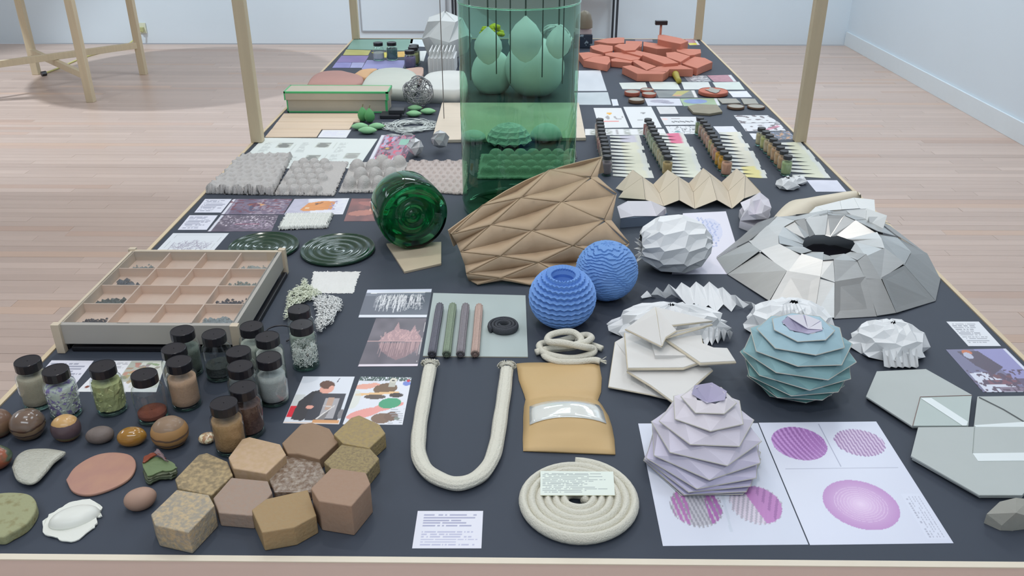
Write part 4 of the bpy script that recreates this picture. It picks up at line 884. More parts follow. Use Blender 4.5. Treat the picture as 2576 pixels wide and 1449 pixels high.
# ---------------------------------------------------------------- ropes
M_rope = mat('cream_knit_rope', A(198, 199, 196), .85, var=.04, scale=60, bump=.9, bscale=420)
def ribtube(path, r, seg=28, ribs=8, depth=.05, rz=None, ph=0):
    path = [Vector(p) for p in path]; v = []; f = []; n = len(path); up = Vector((0, 0, 1))
    for i, p in enumerate(path):
        t = (path[min(i+1, n-1)]-path[max(i-1, 0)]).normalized(); s = t.cross(up).normalized(); w_ = s.cross(t)
        for k in range(seg):
            a = 2*math.pi*k/seg; rr = r*(1+depth*math.cos(ribs*a)+.03*math.sin(i*.6))
            v.append(p+s*(rr*math.cos(a))+w_*((rz or r)/r*rr*math.sin(a)))
    for i in range(n-1):
        for k in range(seg): k2 = (k+1) % seg; f.append((i*seg+k, i*seg+k2, (i+1)*seg+k2, (i+1)*seg+k))
    f += [tuple(range(seg))[::-1], tuple((n-1)*seg+k for k in range(seg))]
    return v, f
ur = thing('u_shaped_rope', 'thick cream knitted rope laid in a U shape with frayed ends', 'rope', T(1165, 1200))
up_ = [(1082, 925), (1072, 980), (1060, 1045), (1053, 1100), (1054, 1145), (1075, 1185), (1118, 1210), (1160, 1216), (1205, 1198), (1235, 1160), (1250, 1110), (1259, 1050), (1268, 990), (1275, 930)]
add('rope_body', ribtube(spline([T(*p, .011) for p in up_], 8), .0122, 32, 10, .05, rz=.0095), M_rope, ur, smooth=True)
for e in (up_[0], up_[-1]):
    V = []
    for k in range(26):
        a = k/26*6.283; p = T(e[0], e[1]-8, .011); q = p+Vector((math.cos(a)*.016, .004+.004*rng.rand(), math.sin(a)*.009+.001)); V.append(tube([p+Vector((math.cos(a)*.009, -.004, math.sin(a)*.007)), q, q+Vector((math.cos(a)*.002, -.005, 0))], .0016, 5))
    add('frayed_end', join(*V), M_rope, ur, smooth=True)
# coiled flat rope with a card on top
co = thing('coiled_rope', 'large flat spiral coil of thick cream knitted rope at the front', 'rope', T(1452, 1262))
cc_ = T(1451, 1253, .014); turns = 6.3; Rc = .0905; pts = []
for k in range(int(turns*44)+1):
    a = k/44*2*math.pi; r = .012+(Rc-.012)*(k/(turns*44)); an = math.pi/2-(turns*2*math.pi-a)*1.0
    pts.append(cc_+Vector((r*math.cos(an)*1.0, r*math.sin(an), 0)))
for q in pts: q.z = TZ+.0105
add('rope_body', ribtube(pts, .0066, 16, 4, .05, rz=.0098), M_rope, co, smooth=True)
cz_ = .0204
sheet('text_card', 'small cream text card resting on the coiled rope', 'card', [T(1359.5, 1186, cz_), T(1542.6, 1187.5, cz_), T(1547, 1247, cz_), T(1359, 1247, cz_)], lambda a: a.text(.03, .1, .95, .93, 13, (130, 140, 150), 21, 44, .6), (205, 216, 218), 120, 60, th=.001, edge=(200, 200, 160))
# knotted rope bundle
kn = thing('knotted_rope', 'cream braided rope tied in a loose knot beside the blue balls', 'rope', T(1430, 885))
kp = [(222, 880, .008), (330, 850, .012), (470, 830, .022), (620, 800, .03), (685, 760, .026), (640, 735, .016), (520, 760, .012), (400, 790, .010), (300, 800, .008), (255, 820, .010), (290, 880, .012), (420, 920, .010), (560, 925, .008), (690, 890, .010), (700, 850, .016), (600, 830, .030), (450, 800, .036), (330, 790, .030), (340, 740, .030), (440, 710, .034), (540, 715, .032), (600, 770, .026), (560, 830, .018), (430, 850, .012), (320, 860, .010), (300, 910, .008), (400, 955, .008), (560, 960, .008), (700, 945, .008), (760, 955, .008)]
add('rope_body', ribtube(spline([T(*C7(x, y), h) for x, y, h in kp], 6), .0068, 12, 4, .06), M_rope, kn, smooth=True)
add('rope_end', ribtube(spline([T(*C7(x, y), h) for x, y, h in ((560, 770, .012), (640, 800, .010), (720, 830, .009), (778, 850, .008))], 6), .0066, 12, 4, .06), M_rope, kn, smooth=True)
V = []
for k in range(14):
    p = T(*C7(755, 950), .008); d = Vector((.008+.006*rng.rand(), (rng.rand()-.4)*.02, rng.randn()*.002)); V.append(tube([p, p+d], .0009, 4))
add('frayed_end', join(*V), M_rope, kn)
# cord samples on the grey board
c6 = crop(640, 720, 3.386)
for i, (a, b, c, lb) in enumerate((((1580, 165), (1513, 580), (98, 100, 116), 'charcoal blue, leftmost'), ((1690, 165), (1637, 580), (124, 140, 128), 'sage green'), ((1800, 167), (1755, 580), (124, 122, 134), 'mauve grey, third from left'), ((1915, 172), (1880, 578), (172, 152, 150), 'dusty pink, rightmost'))):
    cs = thing('cord_sample', 'short ribbed cord sample on the grey board, '+lb, 'cord', T(*c6(*b), .002), 'cord samples on the grey board')
    mm = mat('cord_%d' % i, A(*c), .85, var=.15, scale=200, bump=.8, bscale=500)
    pa, pb = T(*c6(*a), .0105), T(*c6(*b), .0105)
    add('cord_body', ribtube([pa*(1-t)+pb*t for t in np.linspace(0, 1, 14)], .0078, 36, 9, .12), mm, cs, smooth=True)
    d = (pb-pa).normalized(); V = []
    for k in range(11):
        an = k/11*6.28; q = pb+Vector((math.cos(an)*.0062, 0, math.sin(an)*.0055)); V.append(blob((q.x, q.y, q.z-.002), .0026, .003, .0024, seg=8, rings=5, flat=0))
    add('cord_tip', join(*V), mat('cord_tip_%d' % i, A(*[x*.62 for x in c]), .9, var=.2, scale=300), cs, smooth=True)
dk = thing('dark_coil', 'dark charcoal cord rolled in a flat spiral on the grey board', 'coil', T(*c6(2120, 350), .002))
pc = T(*c6(2125, 340), .010); pts = []
for k in range(int(3.1*36)+1):
    r = .010+.0215*k/(3.1*36); a = 3.2+2*math.pi*k/36; pts.append(pc+Vector((r*math.cos(a), r*math.sin(a), 0)))
pts += [pts[-1]+Vector((-.004, -.003, 0)), pts[-1]+Vector((-.006, -.0075, -.001))] if False else []
add('cord_body', ribtube(pts, .0036, 10, 3, .06, rz=.0075), mat('cord_dark', A(62, 66, 76), .85, var=.12, scale=300, bump=.8, bscale=500), dk, smooth=True)
# kraft pouch with window
po = thing('kraft_pouch', 'tan kraft paper pouch with a clear window over white powder', 'pouch', T(1425, 1030))
MK = mat('kraft_tan', A(180, 155, 116), .5, var=.05, scale=12, bump=.25, bscale=30)
rows = [((1299, 914), (1508, 917), .004), ((1305, 955), (1514, 950), .009), ((1318, 990), (1512, 985), .014), ((1322, 1004), (1504, 1006), .010), ((1318, 1022), (1515, 1020), .022), ((1316, 1050), (1531, 1045), .030), ((1316, 1078), (1540, 1075), .027), ((1315, 1105), (1546, 1105), .014), ((1316, 1133), (1548, 1142), .002)]
v = []; f = []; n = 14
NR = (len(rows)-1)*3+1
for jj in range(NR):
    k = min(jj//3, len(rows)-2); t = (jj-3*k)/3
    la, ra, ha = rows[k]; lb_, rb_, hb_ = rows[k+1]; t2 = t*t*(3-2*t)
    L_ = T(la[0]*(1-t)+lb_[0]*t, la[1]*(1-t)+lb_[1]*t, .003); R_ = T(ra[0]*(1-t)+rb_[0]*t, ra[1]*(1-t)+rb_[1]*t, .003); H_ = ha*(1-t2)+hb_*t2
    for i in range(n+1):
        s = i/n; p = L_*(1-s)+R_*s; z = H_*(math.sin(math.pi*s)**.55)+.0006*math.sin(s*9+jj); v.append(Vector((p.x, p.y-z*.25, TZ+.0025+z)))
for j in range(NR-1):
    for i in range(n): a = j*(n+1)+i; f.append((a, a+n+1, a+n+2, a+1))
top_v = list(v); N0 = len(v); v += [Vector((p.x, p.y, TZ+.0008)) for p in top_v]
for j in range(NR-1):
    for i in range(n): a = N0+j*(n+1)+i; f.append((a+1, a+n+2, a+n+1, a))
rim = [i for i in range(n+1)]+[j*(n+1)+n for j in range(1, NR)]+[(NR-1)*(n+1)+i for i in range(n-1, -1, -1)]+[j*(n+1) for j in range(NR-2, 0, -1)]
for q in range(len(rim)): a, b = rim[q], rim[(q+1) % len(rim)]; f.append((a, b, b+N0, a+N0))
add('pouch_body', (v, f), MK, po, smooth=True)
wv = []; wf = []; j0, j1, i0, i1 = 13, 18, 1, 13
for j in range(j0, j1+1):
    for i in range(i0, i1+1): p = top_v[j*(n+1)+i]; wv.append(p+Vector((0, (-.003*((i-7)/6)**2*1.2), .0012)))
W = i1-i0+1
for j in range(j1-j0):
    for i in range(W-1): a = j*W+i; wf.append((a, a+W, a+W+1, a+1))
add('powder_window', (wv, wf), mat('powder_behind_film', A(204, 210, 216), .10, var=.03, scale=30, coat=1, spec=.8, bump=.15, bscale=25), po, smooth=True, label='clear film window showing white powder', solid=.0006)
# ---------------------------------------------------------------- white pads and crystals left of centre
def pad(name, label, q, h, nx, ny, amp, m, seed=0, rag=.002, px=None, fn=None, base=.0006, cat='pad'):
    Q = [T(*p) for p in q]; v = []; f = []; r = np.random.RandomState(seed)
    for j in range(ny+1):
        for i in range(nx+1):
            s, t = i/nx, j/ny; p = (Q[3]*(1-s)+Q[2]*s)*(1-t)+(Q[0]*(1-s)+Q[1]*s)*t
            ed = min(s, 1-s, t, 1-t)
            jx = r.randn()*rag if ed < .02 else 0; z = h+(fn(s, t) if fn else amp*abs(r.randn()))
            if ed < .001: z = min(z, h*.55)
            v.append(Vector((p.x+jx, p.y+(r.randn()*rag if ed < .02 else 0), TZ+z)))
    W = nx+1
    for j in range(ny):
        for i in range(nx): a = j*W+i; f.append((a, a+1, a+W+1, a+W))
    rim = [i for i in range(W)]+[j*W+nx for j in range(1, ny+1)]+[ny*W+i for i in range(nx-1, -1, -1)]+[j*W for j in range(ny-1, 0, -1)]
    n0 = len(v); v += [Vector((v[k].x, v[k].y, TZ+base)) for k in rim]; mm = len(rim)
    f += [(n0+k, n0+(k+1) % mm, rim[(k+1) % mm], rim[k]) for k in range(mm)]+[tuple(n0+k for k in range(mm))[::-1]]
    return add(name, (v, f), m, smooth=True, label=label, cat=cat, solid=0)
def knobs(nu, nv, amp): return lambda s, t: amp*abs(math.sin(s*nu*math.pi))**.6*abs(math.sin(t*nv*math.pi))**.6
MW = mat('white_wool', A(206, 212, 218), .8, var=.05, scale=90, bump=.9, bscale=300)
pad('knitted_pad', 'white bobbly knitted pad right of the two dark photos', [(722, 543), (838, 542), (824, 575), (701, 579)], .006, 110, 44, 0, MW, 3, .0018, fn=knobs(20, 8, .006))
pad('crumpled_paper', 'square white crumpled paper sheet near the clear crystals', [(790, 684), (907, 684), (888, 739), (777, 738)], .001, 40, 26, .0016, mat('crumple_white', A(204, 208, 216), .6, var=.04, scale=30), 4, .0012, cat='paper')
def crystal(name, label, pts, C, n, m, seed, hh=.012):
    r = np.random.RandomState(seed); P = [T(*C(*p)) for p in pts]; xs = [p.x for p in P]; ys = [p.y for p in P]; V = []
    k = 0
    while k < n:
        x = min(xs)+r.rand()*(max(xs)-min(xs)); y = min(ys)+r.rand()*(max(ys)-min(ys)); ins = False
        for i in range(len(P)):
            a, b = P[i], P[(i+1) % len(P)]
            if (a.y > y) != (b.y > y) and x < (b.x-a.x)*(y-a.y)/(b.y-a.y)+a.x: ins = not ins
        if not ins: continue
        k += 1; a0 = r.rand()*6.28; R_ = .0022+.0018*r.rand(); z = TZ+.003+r.rand()*hh
        V.append(tube([Vector((x+R_*math.cos(a0+t), y+R_*math.sin(a0+t), z+.001*t)) for t in np.linspace(0, 4.4, 7)], .0009, 4))
    return add(name, join(*V), m, smooth=True, label=label, cat='crystal clump')
crystal('crystal_clump', 'larger translucent clump of curled clear shards behind the paired jars', [(1960, 745), (2000, 700), (2040, 760), (2120, 800), (2060, 830), (2000, 850), (1930, 900), (1900, 975), (1845, 985), (1865, 880), (1880, 800)], CT, 520, mat('clear_curl', A(206, 214, 206), .35, var=.05, coat=.5), 5)
crystal('crystal_clump', 'smaller bright clump of fine curled clear shards right of the paired jars', [(2060, 850), (2140, 825), (2240, 835), (2282, 880), (2230, 960), (2200, 1020), (2105, 1095), (2085, 1040), (2095, 950)], CT, 560, mat('clear_curl2', A(214, 222, 226), .35, var=.05, coat=.5), 6)
# ---------------------------------------------------------------- grey knitted swatches
MG = mat('grey_wool', A(172, 172, 178), .9, var=.12, scale=160, bump=1, bscale=330); MG2 = mat('warm_grey_wool', A(176, 168, 172), .9, var=.12, scale=160, bump=1, bscale=330)
def f1(s, t):
    z = .013+.002*math.sin(s*31+t*9)
    r_ = round(t*9); o_ = .5 if r_ % 2 else 0; c_ = (round(s*7-o_)+o_)/7
    d = ((s-c_)*7/.36)**2+((t-r_/9)*9/.30)**2
    z -= .010*math.exp(-d*1.6)
    if t < .14: z += .012*abs(math.sin(s*5.5*math.pi))*(1-t/.14)
    return z
def bump_at(s, t, cs, r, h, dimple=0, asp=1.5):
    z = 0
    for cx, cy in cs:
        d = math.hypot((s-cx), (t-cy)*asp)/r
        if d < 1: z = max(z, h*math.sqrt(1-d*d)-(dimple*h*max(0, 1-d/.45)))
    return z
k2 = [(.12+.19*i+(.09 if j % 2 else 0), .1+.16*j) for i in range(4) for j in range(6) if .12+.19*i+(.09 if j % 2 else 0) < .78]
k3 = [(.16+.27*i+(.0 if j % 2 == 0 else .13), .17+.29*j) for i in range(3) for j in range(3)]
pad('knitted_swatch', 'grey knitted swatch of deep crossing folds at the left rim', [(612, 398), (734, 396), (688, 492), (518, 488)], .008, 90, 60, 0, MG, 5, .002, fn=f1, cat='knit')
pad('knitted_swatch', 'grey knitted swatch of dimpled knobs with a plain right band', [(740, 408), (877, 410), (840, 494), (690, 492)], .007, 100, 64, 0, MG, 6, .0015, fn=lambda s, t: bump_at(s, t, k2, .095, .017, .55, 1.1), cat='knit')
pad('knitted_swatch', 'grey knitted swatch of tall ribbed domes behind the green bottle', [(884, 412), (1030, 412), (985, 486), (853, 486)], .007, 100, 64, 0, MG, 7, .0015, fn=lambda s, t: bump_at(s, t, k3+[(.55, .92), (.85, .9)], .125, .030, 0, 1.0)+.0012*math.sin(t*190)*(bump_at(s, t, k3, .12, 1) > 0), cat='knit')
pad('knitted_swatch', 'warm grey flat knitted swatch with rows of small holes left of the vase', [(1030, 408), (1175, 408), (1175, 492), (1000, 480)], .008, 90, 60, 0, MG2, 8, .0015, fn=lambda s, t: -.006*(math.sin(s*9*2*math.pi+(math.floor(t*8) % 2)*3.14)*abs(math.sin(t*8*math.pi)) > .55)+.003*math.sin(s*30)*(t > .85), cat='knit')
pad('knitted_swatch', 'green looking lumpy knitted swatch seen through the vase', [(1210, 392), (1450, 392), (1440, 452), (1200, 452)], .008, 90, 60, 0, MG, 9, .0015, fn=lambda s, t: bump_at(s, t, [(.1+.13*i+.06*(j % 2), .15+.25*j) for i in range(7) for j in range(4)], .075, .026, .3, 1.0), cat='knit')
# ---------------------------------------------------------------- cardboard fold
M_cb = mat('cardboard', A(164, 146, 128), .75, var=.06, scale=10, bump=.1)
M_cbe = mat('cardboard_edge', A(132, 116, 96), .8, var=.2, scale=120)
Lc_ = [(1200, 716, .004), (1178, 706, .012), (1173, 688, .03), (1168, 664, .045), (1158, 634, .065), (1146, 606, .085), (1136, 590, .10), (1128, 579, .11)]
Rc_ = [(1500, 731, .004), (1550, 700, .024), (1586, 648, .050), (1582, 612, .085), (1568, 552, .122), (1550, 488, .158), (1532, 440, .182), (1514, 394, .2)]
def CBP(k, s, inner=False):
    kk = min(max(k, 0), 7); i = int(min(kk, 6)); t = kk-i
    l = [Lc_[i][q]*(1-t)+Lc_[i+1][q]*t for q in range(3)]; r = [Rc_[i][q]*(1-t)+Rc_[i+1][q]*t for q in range(3)]
    x = l[0]*(1-s)+r[0]*s; y = l[1]*(1-s)+r[1]*s-26*(kk/7)**1.5*math.sin(math.pi*s)-6*math.sin(math.pi*s); h = l[2]*(1-s)+r[2]*s+.012*math.sin(math.pi*s)*(kk/7)
    p = T(x, y, h)
    if inner:
        n = Vector((-p.x*.3, .75, -.62)).normalized(); p = p+n*(.020*(.55+.45*math.sin(math.pi*min(max(s, .05), .95))))
        p.z = max(p.z, TZ+.0012)
    return p
cbr = thing('folded_cardboard', 'large tan corrugated cardboard sheet folded into long diamond facets', 'cardboard sculpture', T(1380, 690))
# diamond fold: long facets, ridges running obliquely between nodes, each facet hollowed along its long axis
def LIM(k): return 1.0 if k % 2 else .93
def cb(k, u): return CBP(k, min(max(u, 0), LIM(k)))
for k in range(8):
    off = 0 if k % 2 == 0 else -.22
    for q in range(3):
        u0 = off+.44*q; u1 = u0+.44
        if u1 <= .02 or u0 >= LIM(k)-.02: continue
        a, b = cb(k, u0), cb(k, u1); mids = []
        uc0, uc1 = max(u0, 0), min(u1, LIM(k))
        N_ = 6; L_ = []
        for w_ in range(N_+1):
            t = w_/N_; base = CBP(k, uc0+(uc1-uc0)*t); deep = CBP(k, uc0+(uc1-uc0)*t, True); tt = (uc0+(uc1-uc0)*t-u0)/.44; L_.append(base+(deep-base)*max(0, math.sin(math.pi*tt))*1.5)
        for L_i in L_: L_i.z = max(L_i.z, TZ+.006)
        for dk in (-1, 1):
            kk = k+dk
            if kk < 0 or kk > 7: continue
            um = (u0+u1)/2
            if um > 1.0 or um < 0: ap = CBP(kk, min(max(um, 0), LIM(kk)))
            else: ap = cb(kk, um)
            v = []; f = []
            # strip from the long axis to the two ridges meeting at the apex
            a0, b0 = L_[0], L_[-1]
            for w_ in range(N_+1):
                t = w_/N_; e = a0+(ap-a0)*(t/max(.001, (um-uc0)/(uc1-uc0))) if t <= (um-uc0)/(uc1-uc0) else ap+(b0-ap)*((t-(um-uc0)/(uc1-uc0))/max(.001, 1-(um-uc0)/(uc1-uc0)))
                if um >= uc1: e = a0+(ap-a0)*t
                if um <= uc0: e = ap+(b0-ap)*t
                v += [L_[w_], L_[w_]*.5+e*.5+Vector((0, .0015, -.0015)), e]
            for w_ in range(N_):
                for z_ in range(2): i0 = w_*3+z_; f.append((i0, i0+1, i0+4, i0+3) if dk > 0 else (i0, i0+3, i0+4, i0+1))
            add('facet', (v, f), M_cb, cbr, smooth=True, solid=.003)
    # pale cut line along each ridge
    for q in range(4):
        u = off+.44*q
        for dk in (1,):
            if k+dk > 7: continue
            for d_ in (-.22, .22):
                if 0 <= u <= LIM(k) and 0 <= u+d_ <= LIM(k+1):
                    p0, p1 = cb(k, u), cb(k+1, u+d_); e = Vector((0, -.0012, .0012)); add('fold_edge', tube([p0+e, p1+e], .0008, 5), M_cbe, cbr)
back = []
for s in np.linspace(0, 1, 9): back.append(CBP(7, s))
v = []; f = []
for i, p in enumerate(back): v += [p+Vector((0, .003, -.002)), Vector((p.x+.01, p.y+.02, p.z-.05))]
for i in range(8): f.append((2*i, 2*i+1, 2*i+3, 2*i+2))
add('back_flap', (v, f), M_cb, cbr, solid=.003)
# ---------------------------------------------------------------- blue balls
M_bl = mat('blue_paper', A(104, 146, 214), .6, var=.05, scale=30); M_bl2 = mat('blue_paper_smooth', A(98, 140, 206), .6, var=.05, scale=30)
def accordion(c, R, tilt=0):
    rows = 28; n = 56; v = []; f = []
    for i in range(rows+1):
        ph = -math.pi/2+.25+(math.pi/2-.25+math.radians(66))*i/rows
        for k in range(n):
            a = 2*math.pi*k/n; z = 1 if k % 2 else -1
            r = R*(1.0+(.06 if i % 2 else -.06)); pz = ph+z*.021*(1 if i % 2 == 0 else 1)
            v.append((r*math.cos(pz)*math.cos(a), r*math.cos(pz)*math.sin(a), r*math.sin(pz)*.94))
    ph0 = math.radians(66)
    for i in range(5):
        for k in range(n):
            a = 2*math.pi*k/n; q = R*math.cos(ph0)*(.92 if i % 2 else 1.0)*(.97-.01*i); v.append((q*math.cos(a), q*math.sin(a), R*math.sin(ph0)*.93-.008*(i+1)))
    rows += 5
    for i in range(rows):
        for k in range(n): k2 = (k+1) % n; f.append((i*n+k, i*n+k2, (i+1)*n+k2, (i+1)*n+k))
    f.append(tuple(range(n))[::-1]); f.append(tuple(rows*n+k for k in range(n)))
    Rm = Matrix.Rotation(tilt, 3, 'X'); return [Rm @ Vector(p)+Vector(c) for p in v], f
R1 = .067; p = T(1415, 747, R1*.93); add('pleated_ball', accordion((p.x, p.y, TZ+R1*.93), R1, math.radians(6)), M_bl, label='blue pleated paper ball with zigzag rings and a round hole on top', cat='ball')
def wavy(c, R):
    rows = 120; n = 90; v = []; f = []
    for i in range(rows+1):
        ph = -math.pi/2+math.pi*i/rows
        for k in range(n):
            a = 2*math.pi*k/n; zz = math.sin(ph)*11+.55*math.sin(5*a+2.3*math.sin(ph*3))*math.cos(ph)+.18*math.sin(11*a+ph*9)
            saw = zz-math.floor(zz); r = R*(1+(.055*(1-saw)-.03)*min(1, math.cos(ph)*2.2))
            v.append((c[0]+r*math.cos(ph)*math.cos(a), c[1]+r*math.cos(ph)*math.sin(a), c[2]+r*math.sin(ph)*.97))
    for i in range(rows):
        for k in range(n): k2 = (k+1) % n; f.append((i*n+k, i*n+k2, (i+1)*n+k2, (i+1)*n+k))
    return v, f
R2 = .0685; p = T(1526, 681, R2*.96); add('layered_ball', wavy((p.x, p.y, TZ+R2*.965), R2), M_bl2, label='blue layered paper ball with overlapping wavy slits, the farther blue ball', cat='ball')
# ---------------------------------------------------------------- white faceted forms
def faceted(c, rx, ry, rz, nlat, nlon, amp, axis='z', lat0=-70, lat1=90, twist=.5, seed=0, rot=0, jit=.0):
    "ellipsoid of folded quads: every other vertex pushed out, rows shifted"
    r = np.random.RandomState(seed); v = []; f = []; n = nlon*2
    for i in range(nlat+1):
        ph = math.radians(lat0+(lat1-lat0)*i/nlat)
        for k in range(n):
            a = 2*math.pi*(k+twist*(i % 2))/n+rot; q = 1+amp*(1 if (k+i) % 2 else -1)*max(.25, math.cos(ph))+r.randn()*jit; dph = .10*(1 if k % 2 else -1)*math.cos(ph)
            x, y, z = math.cos(ph+dph)*math.cos(a)*q, math.cos(ph+dph)*math.sin(a)*q, math.sin(ph+dph)*q
            if axis == 'x': x, y, z = z, y, x
            elif axis == 'y': x, y, z = x, z, y
            v.append(Vector((c[0]+rx*x, c[1]+ry*y, c[2]+rz*z)))
    for i in range(nlat):
        for k in range(n): k2 = (k+1) % n; f.append((i*n+k, i*n+k2, (i+1)*n+k2, (i+1)*n+k))
    return v, f
def clampz(vf, z=TZ+.0008): return [Vector((p.x, p.y, max(p.z, z))) for p in vf[0]], vf[1]
def fan_disc(c, rx, rz, n, depth, axis=Vector((-1, 0, .1))):
    V = []; F_ = []; k0 = 0; V.append(Vector(c)+axis*(-.012))
    for k in range(n*2):
        a = 2*math.pi*k/(n*2); rr = 1 if k % 2 else .72; V.append(Vector(c)+Vector((0, rx*math.cos(a)*rr, rz*math.sin(a)*rr))+axis*(.010 if k % 2 else -.004))
    for k in range(n*2): F_.append((0, 1+k, 1+(k+1) % (n*2)))
    return V, F_
p = T(1697, 616, .062); wb = thing('faceted_paper_ball', 'large white paper ball of square folded facets beside the metal flower', 'paper ball', (p.x, p.y, TZ))
add('folded_shell', clampz(faceted((p.x, p.y, TZ+.064), .088, .075, .0655, 9, 11, .075, 'x', -68, 86, .5, 3, .2, .012)), M_wht, wb)
add('pleated_end', fan_disc((p.x-.083, p.y-.006, TZ+.05), .032, .030, 10, .01), M_wht, wb)
# white dome behind the green one and the flared one at right
p = T(1990, 800, .03); wd1 = thing('faceted_paper_dome', 'white faceted paper dome half hidden behind the green folded dome', 'paper dome', (p.x, p.y, TZ))
add('folded_shell', clampz(faceted((p.x, p.y+.0, TZ+.002), .090, .072, .066, 6, 9, .085, 'z', 0, 84, .5, 5, .1, .015)), M_wht, wd1)
for k in range(6):
    a = -.5+k*.2; add('pleat', plate([T(1990+k*8-20, 764, .068), T(1996+k*8-20, 764, .062), T(2006+k*12-30, 800, .055), T(1999+k*12-30, 800, .062)], .001), M_wht, wd1)
p = T(2240, 845, .03); wd2 = thing('faceted_paper_dome', 'white faceted paper dome with pleats spilling to the front, below the metal flower', 'paper dome', (p.x, p.y, TZ))
add('folded_shell', clampz(faceted((p.x, p.y, TZ+.002), .072, .060, .058, 6, 8, .10, 'z', 0, 86, .5, 8, .4, .02)), M_wht, wd2)
for k in range(5):
    x0, x1 = 2224+k*17, 2224+(k+1)*17+2
    hi, lo = .026, .008; q = [T(x0-4, 878, hi+.004), T((x0+x1)/2-4, 876, lo+.012), T((x0+x1)/2+4, 925, lo-.006), T(x0, 921, hi-.012)]; q2 = [T((x0+x1)/2-4, 876, lo+.012), T(x1-4, 878, hi+.004), T(x1, 921, hi-.012), T((x0+x1)/2+4, 925, lo-.006)]
    add('pleat', join(plate(q, .0008), plate(q2, .0008)), M_wht, wd2)
# long pleated strip
ps = thing('pleated_strip', 'white pleated paper strip like a caterpillar between white ball and domes', 'paper fold', T(1760, 750))
TOP = [(1612, 746), (1628, 731), (1638, 741), (1652, 722), (1668, 735), (1682, 714), (1700, 728), (1714, 710), (1736, 724), (1751, 708), (1770, 722), (1784, 708), (1806, 726), (1818, 722), (1838, 742), (1850, 742), (1868, 757), (1890, 760), (1905, 769)]
BOT = [(1615, 750), (1640, 746), (1655, 741), (1674, 750), (1690, 740), (1704, 748), (1718, 756), (1733, 772), (1746, 762), (1766, 780), (1782, 767), (1802, 786), (1820, 765), (1840, 784), (1852, 766), (1870, 775), (1884, 766), (1896, 774), (1906, 771)]
for i in range(len(TOP)-1):
    h0 = (.022 if i % 2 else .008); h1 = (.022 if (i+1) % 2 else .008); e = min(1, i/3, (len(TOP)-2-i)/3)+.15
    a, b, c, d = T(*TOP[i], h0*e+.008), T(*TOP[i+1], h1*e+.008), T(*BOT[i+1], max(.001, .012-h1*.5)), T(*BOT[i], max(.001, .012-h0*.5))
    add('pleat', plate([a, b, c, d], .0007), M_wht, ps)
# crumpled arch behind foam boards
ca = thing('pleated_arch', 'white pleated paper arch behind the stacked foam boards', 'paper fold', T(1680, 850))
p = T(1683, 835); add('folded_shell', clampz(faceted((p.x, p.y, TZ+.002), .122, .055, .062, 5, 13, .085, 'z', 0, 86, .5, 21, .2, .02)), M_wht, ca)
for k in range(5):
    x = 1768+k*15; q = [T(x, 822+k*3, .03), T(x+7, 814+k*4, .026), T(x+8, 874-k*5, .003), T(x+1, 858-k*4, .010)]; q2 = [T(x+7, 814+k*4, .026), T(x+15, 824+k*3, .03), T(x+16, 858-k*5, .010), T(x+8, 874-k*5, .003)]
    add('pleat', join(plate(q, .0007), plate(q2, .0007)), M_wht, ca)
# small white folded pieces at far right
for i, (x, y, lb) in enumerate(((1980, 466, 'nearer and larger one'), (2001, 458, 'farther and smaller one'))):
    p = T(x, y, .008); s = 1 if i == 0 else .72
    add('folded_rosette', clampz(faceted((p.x+(.012 if i else 0), p.y+.012*i, TZ+.004), .034*s, .036*s, .028*s, 3, 4, .14, 'z', 0, 80, .5, 11+i, .5, .05)), M_wht, label='small white folded paper rosette by right rim, the '+lb, cat='paper fold')
# star shaped white fold
st_ = thing('folded_star', 'lilac white crumpled star fold beside the beige zigzag fold', 'paper fold', T(1900, 525))
M_lil = mat('lilac_white_paper', A(196, 196, 214), .6, var=.03)
sp_ = [(1655, 965), (1745, 925), (1830, 870), (1910, 935), (1935, 1010), (1900, 1110), (1800, 1115), (1650, 1125), (1690, 1040), (1665, 970)]
cen = T(*C5(1795, 1010), .050); inn = [(1735, 990), (1770, 950), (1835, 935), (1870, 985), (1850, 1060), (1790, 1070), (1730, 1075), (1720, 1030)]
O = [T(*C5(*q), .022+.02*((i % 2) == 0)) for i, q in enumerate(sp_[:-1])]; I = [T(*C5(*q), .045+.012*(i % 2)) for i, q in enumerate(inn)]
for i in range(len(O)):
    j = (i+1) % len(O); a = I[i % len(I)]; b = I[(i+1) % len(I)]
    add('facet', plate([O[i], O[j], a], .0007), M_lil, st_)
    if i < len(I): add('facet', plate([a, O[j], b], .0007), M_lil, st_); add('facet', plate([a, b, cen-Vector((0, 0, .02))], .0007), M_lil, st_)
add('side_wall', plate([Vector((p.x, p.y, TZ+.02)) for p in O], base=TZ+.0008), M_lil, st_)
# fan shaped white fold in front of the cardboard
fw = thing('folded_fan', 'lilac white folded paper fan behind the white ball, right of cardboard', 'paper fold', T(1620, 545))
F1 = [(545, 1000), (640, 950), (850, 950), (985, 1010), (990, 1055)]; F2 = [(575, 1105), (700, 1085), (900, 1085), (970, 1075), (990, 1055)]
for i in range(4):
    a, b = T(*C5(*F1[i]), .05), T(*C5(*F1[i+1]), .05); c, d = T(*C5(*F2[i+1]), .03), T(*C5(*F2[i]), .03)
    add('facet', plate([a, b, c, d], .0008), M_lil, fw)
add('side_wall', plate([T(*C5(*p), .028) for p in ((575, 1108), (970, 1078), (1000, 1060), (640, 1000))], base=TZ+.0006), mat('painted_fold_shade', A(98, 112, 136), .6, var=.03), fw)  # dark blue grey paints the shadow under the white fold
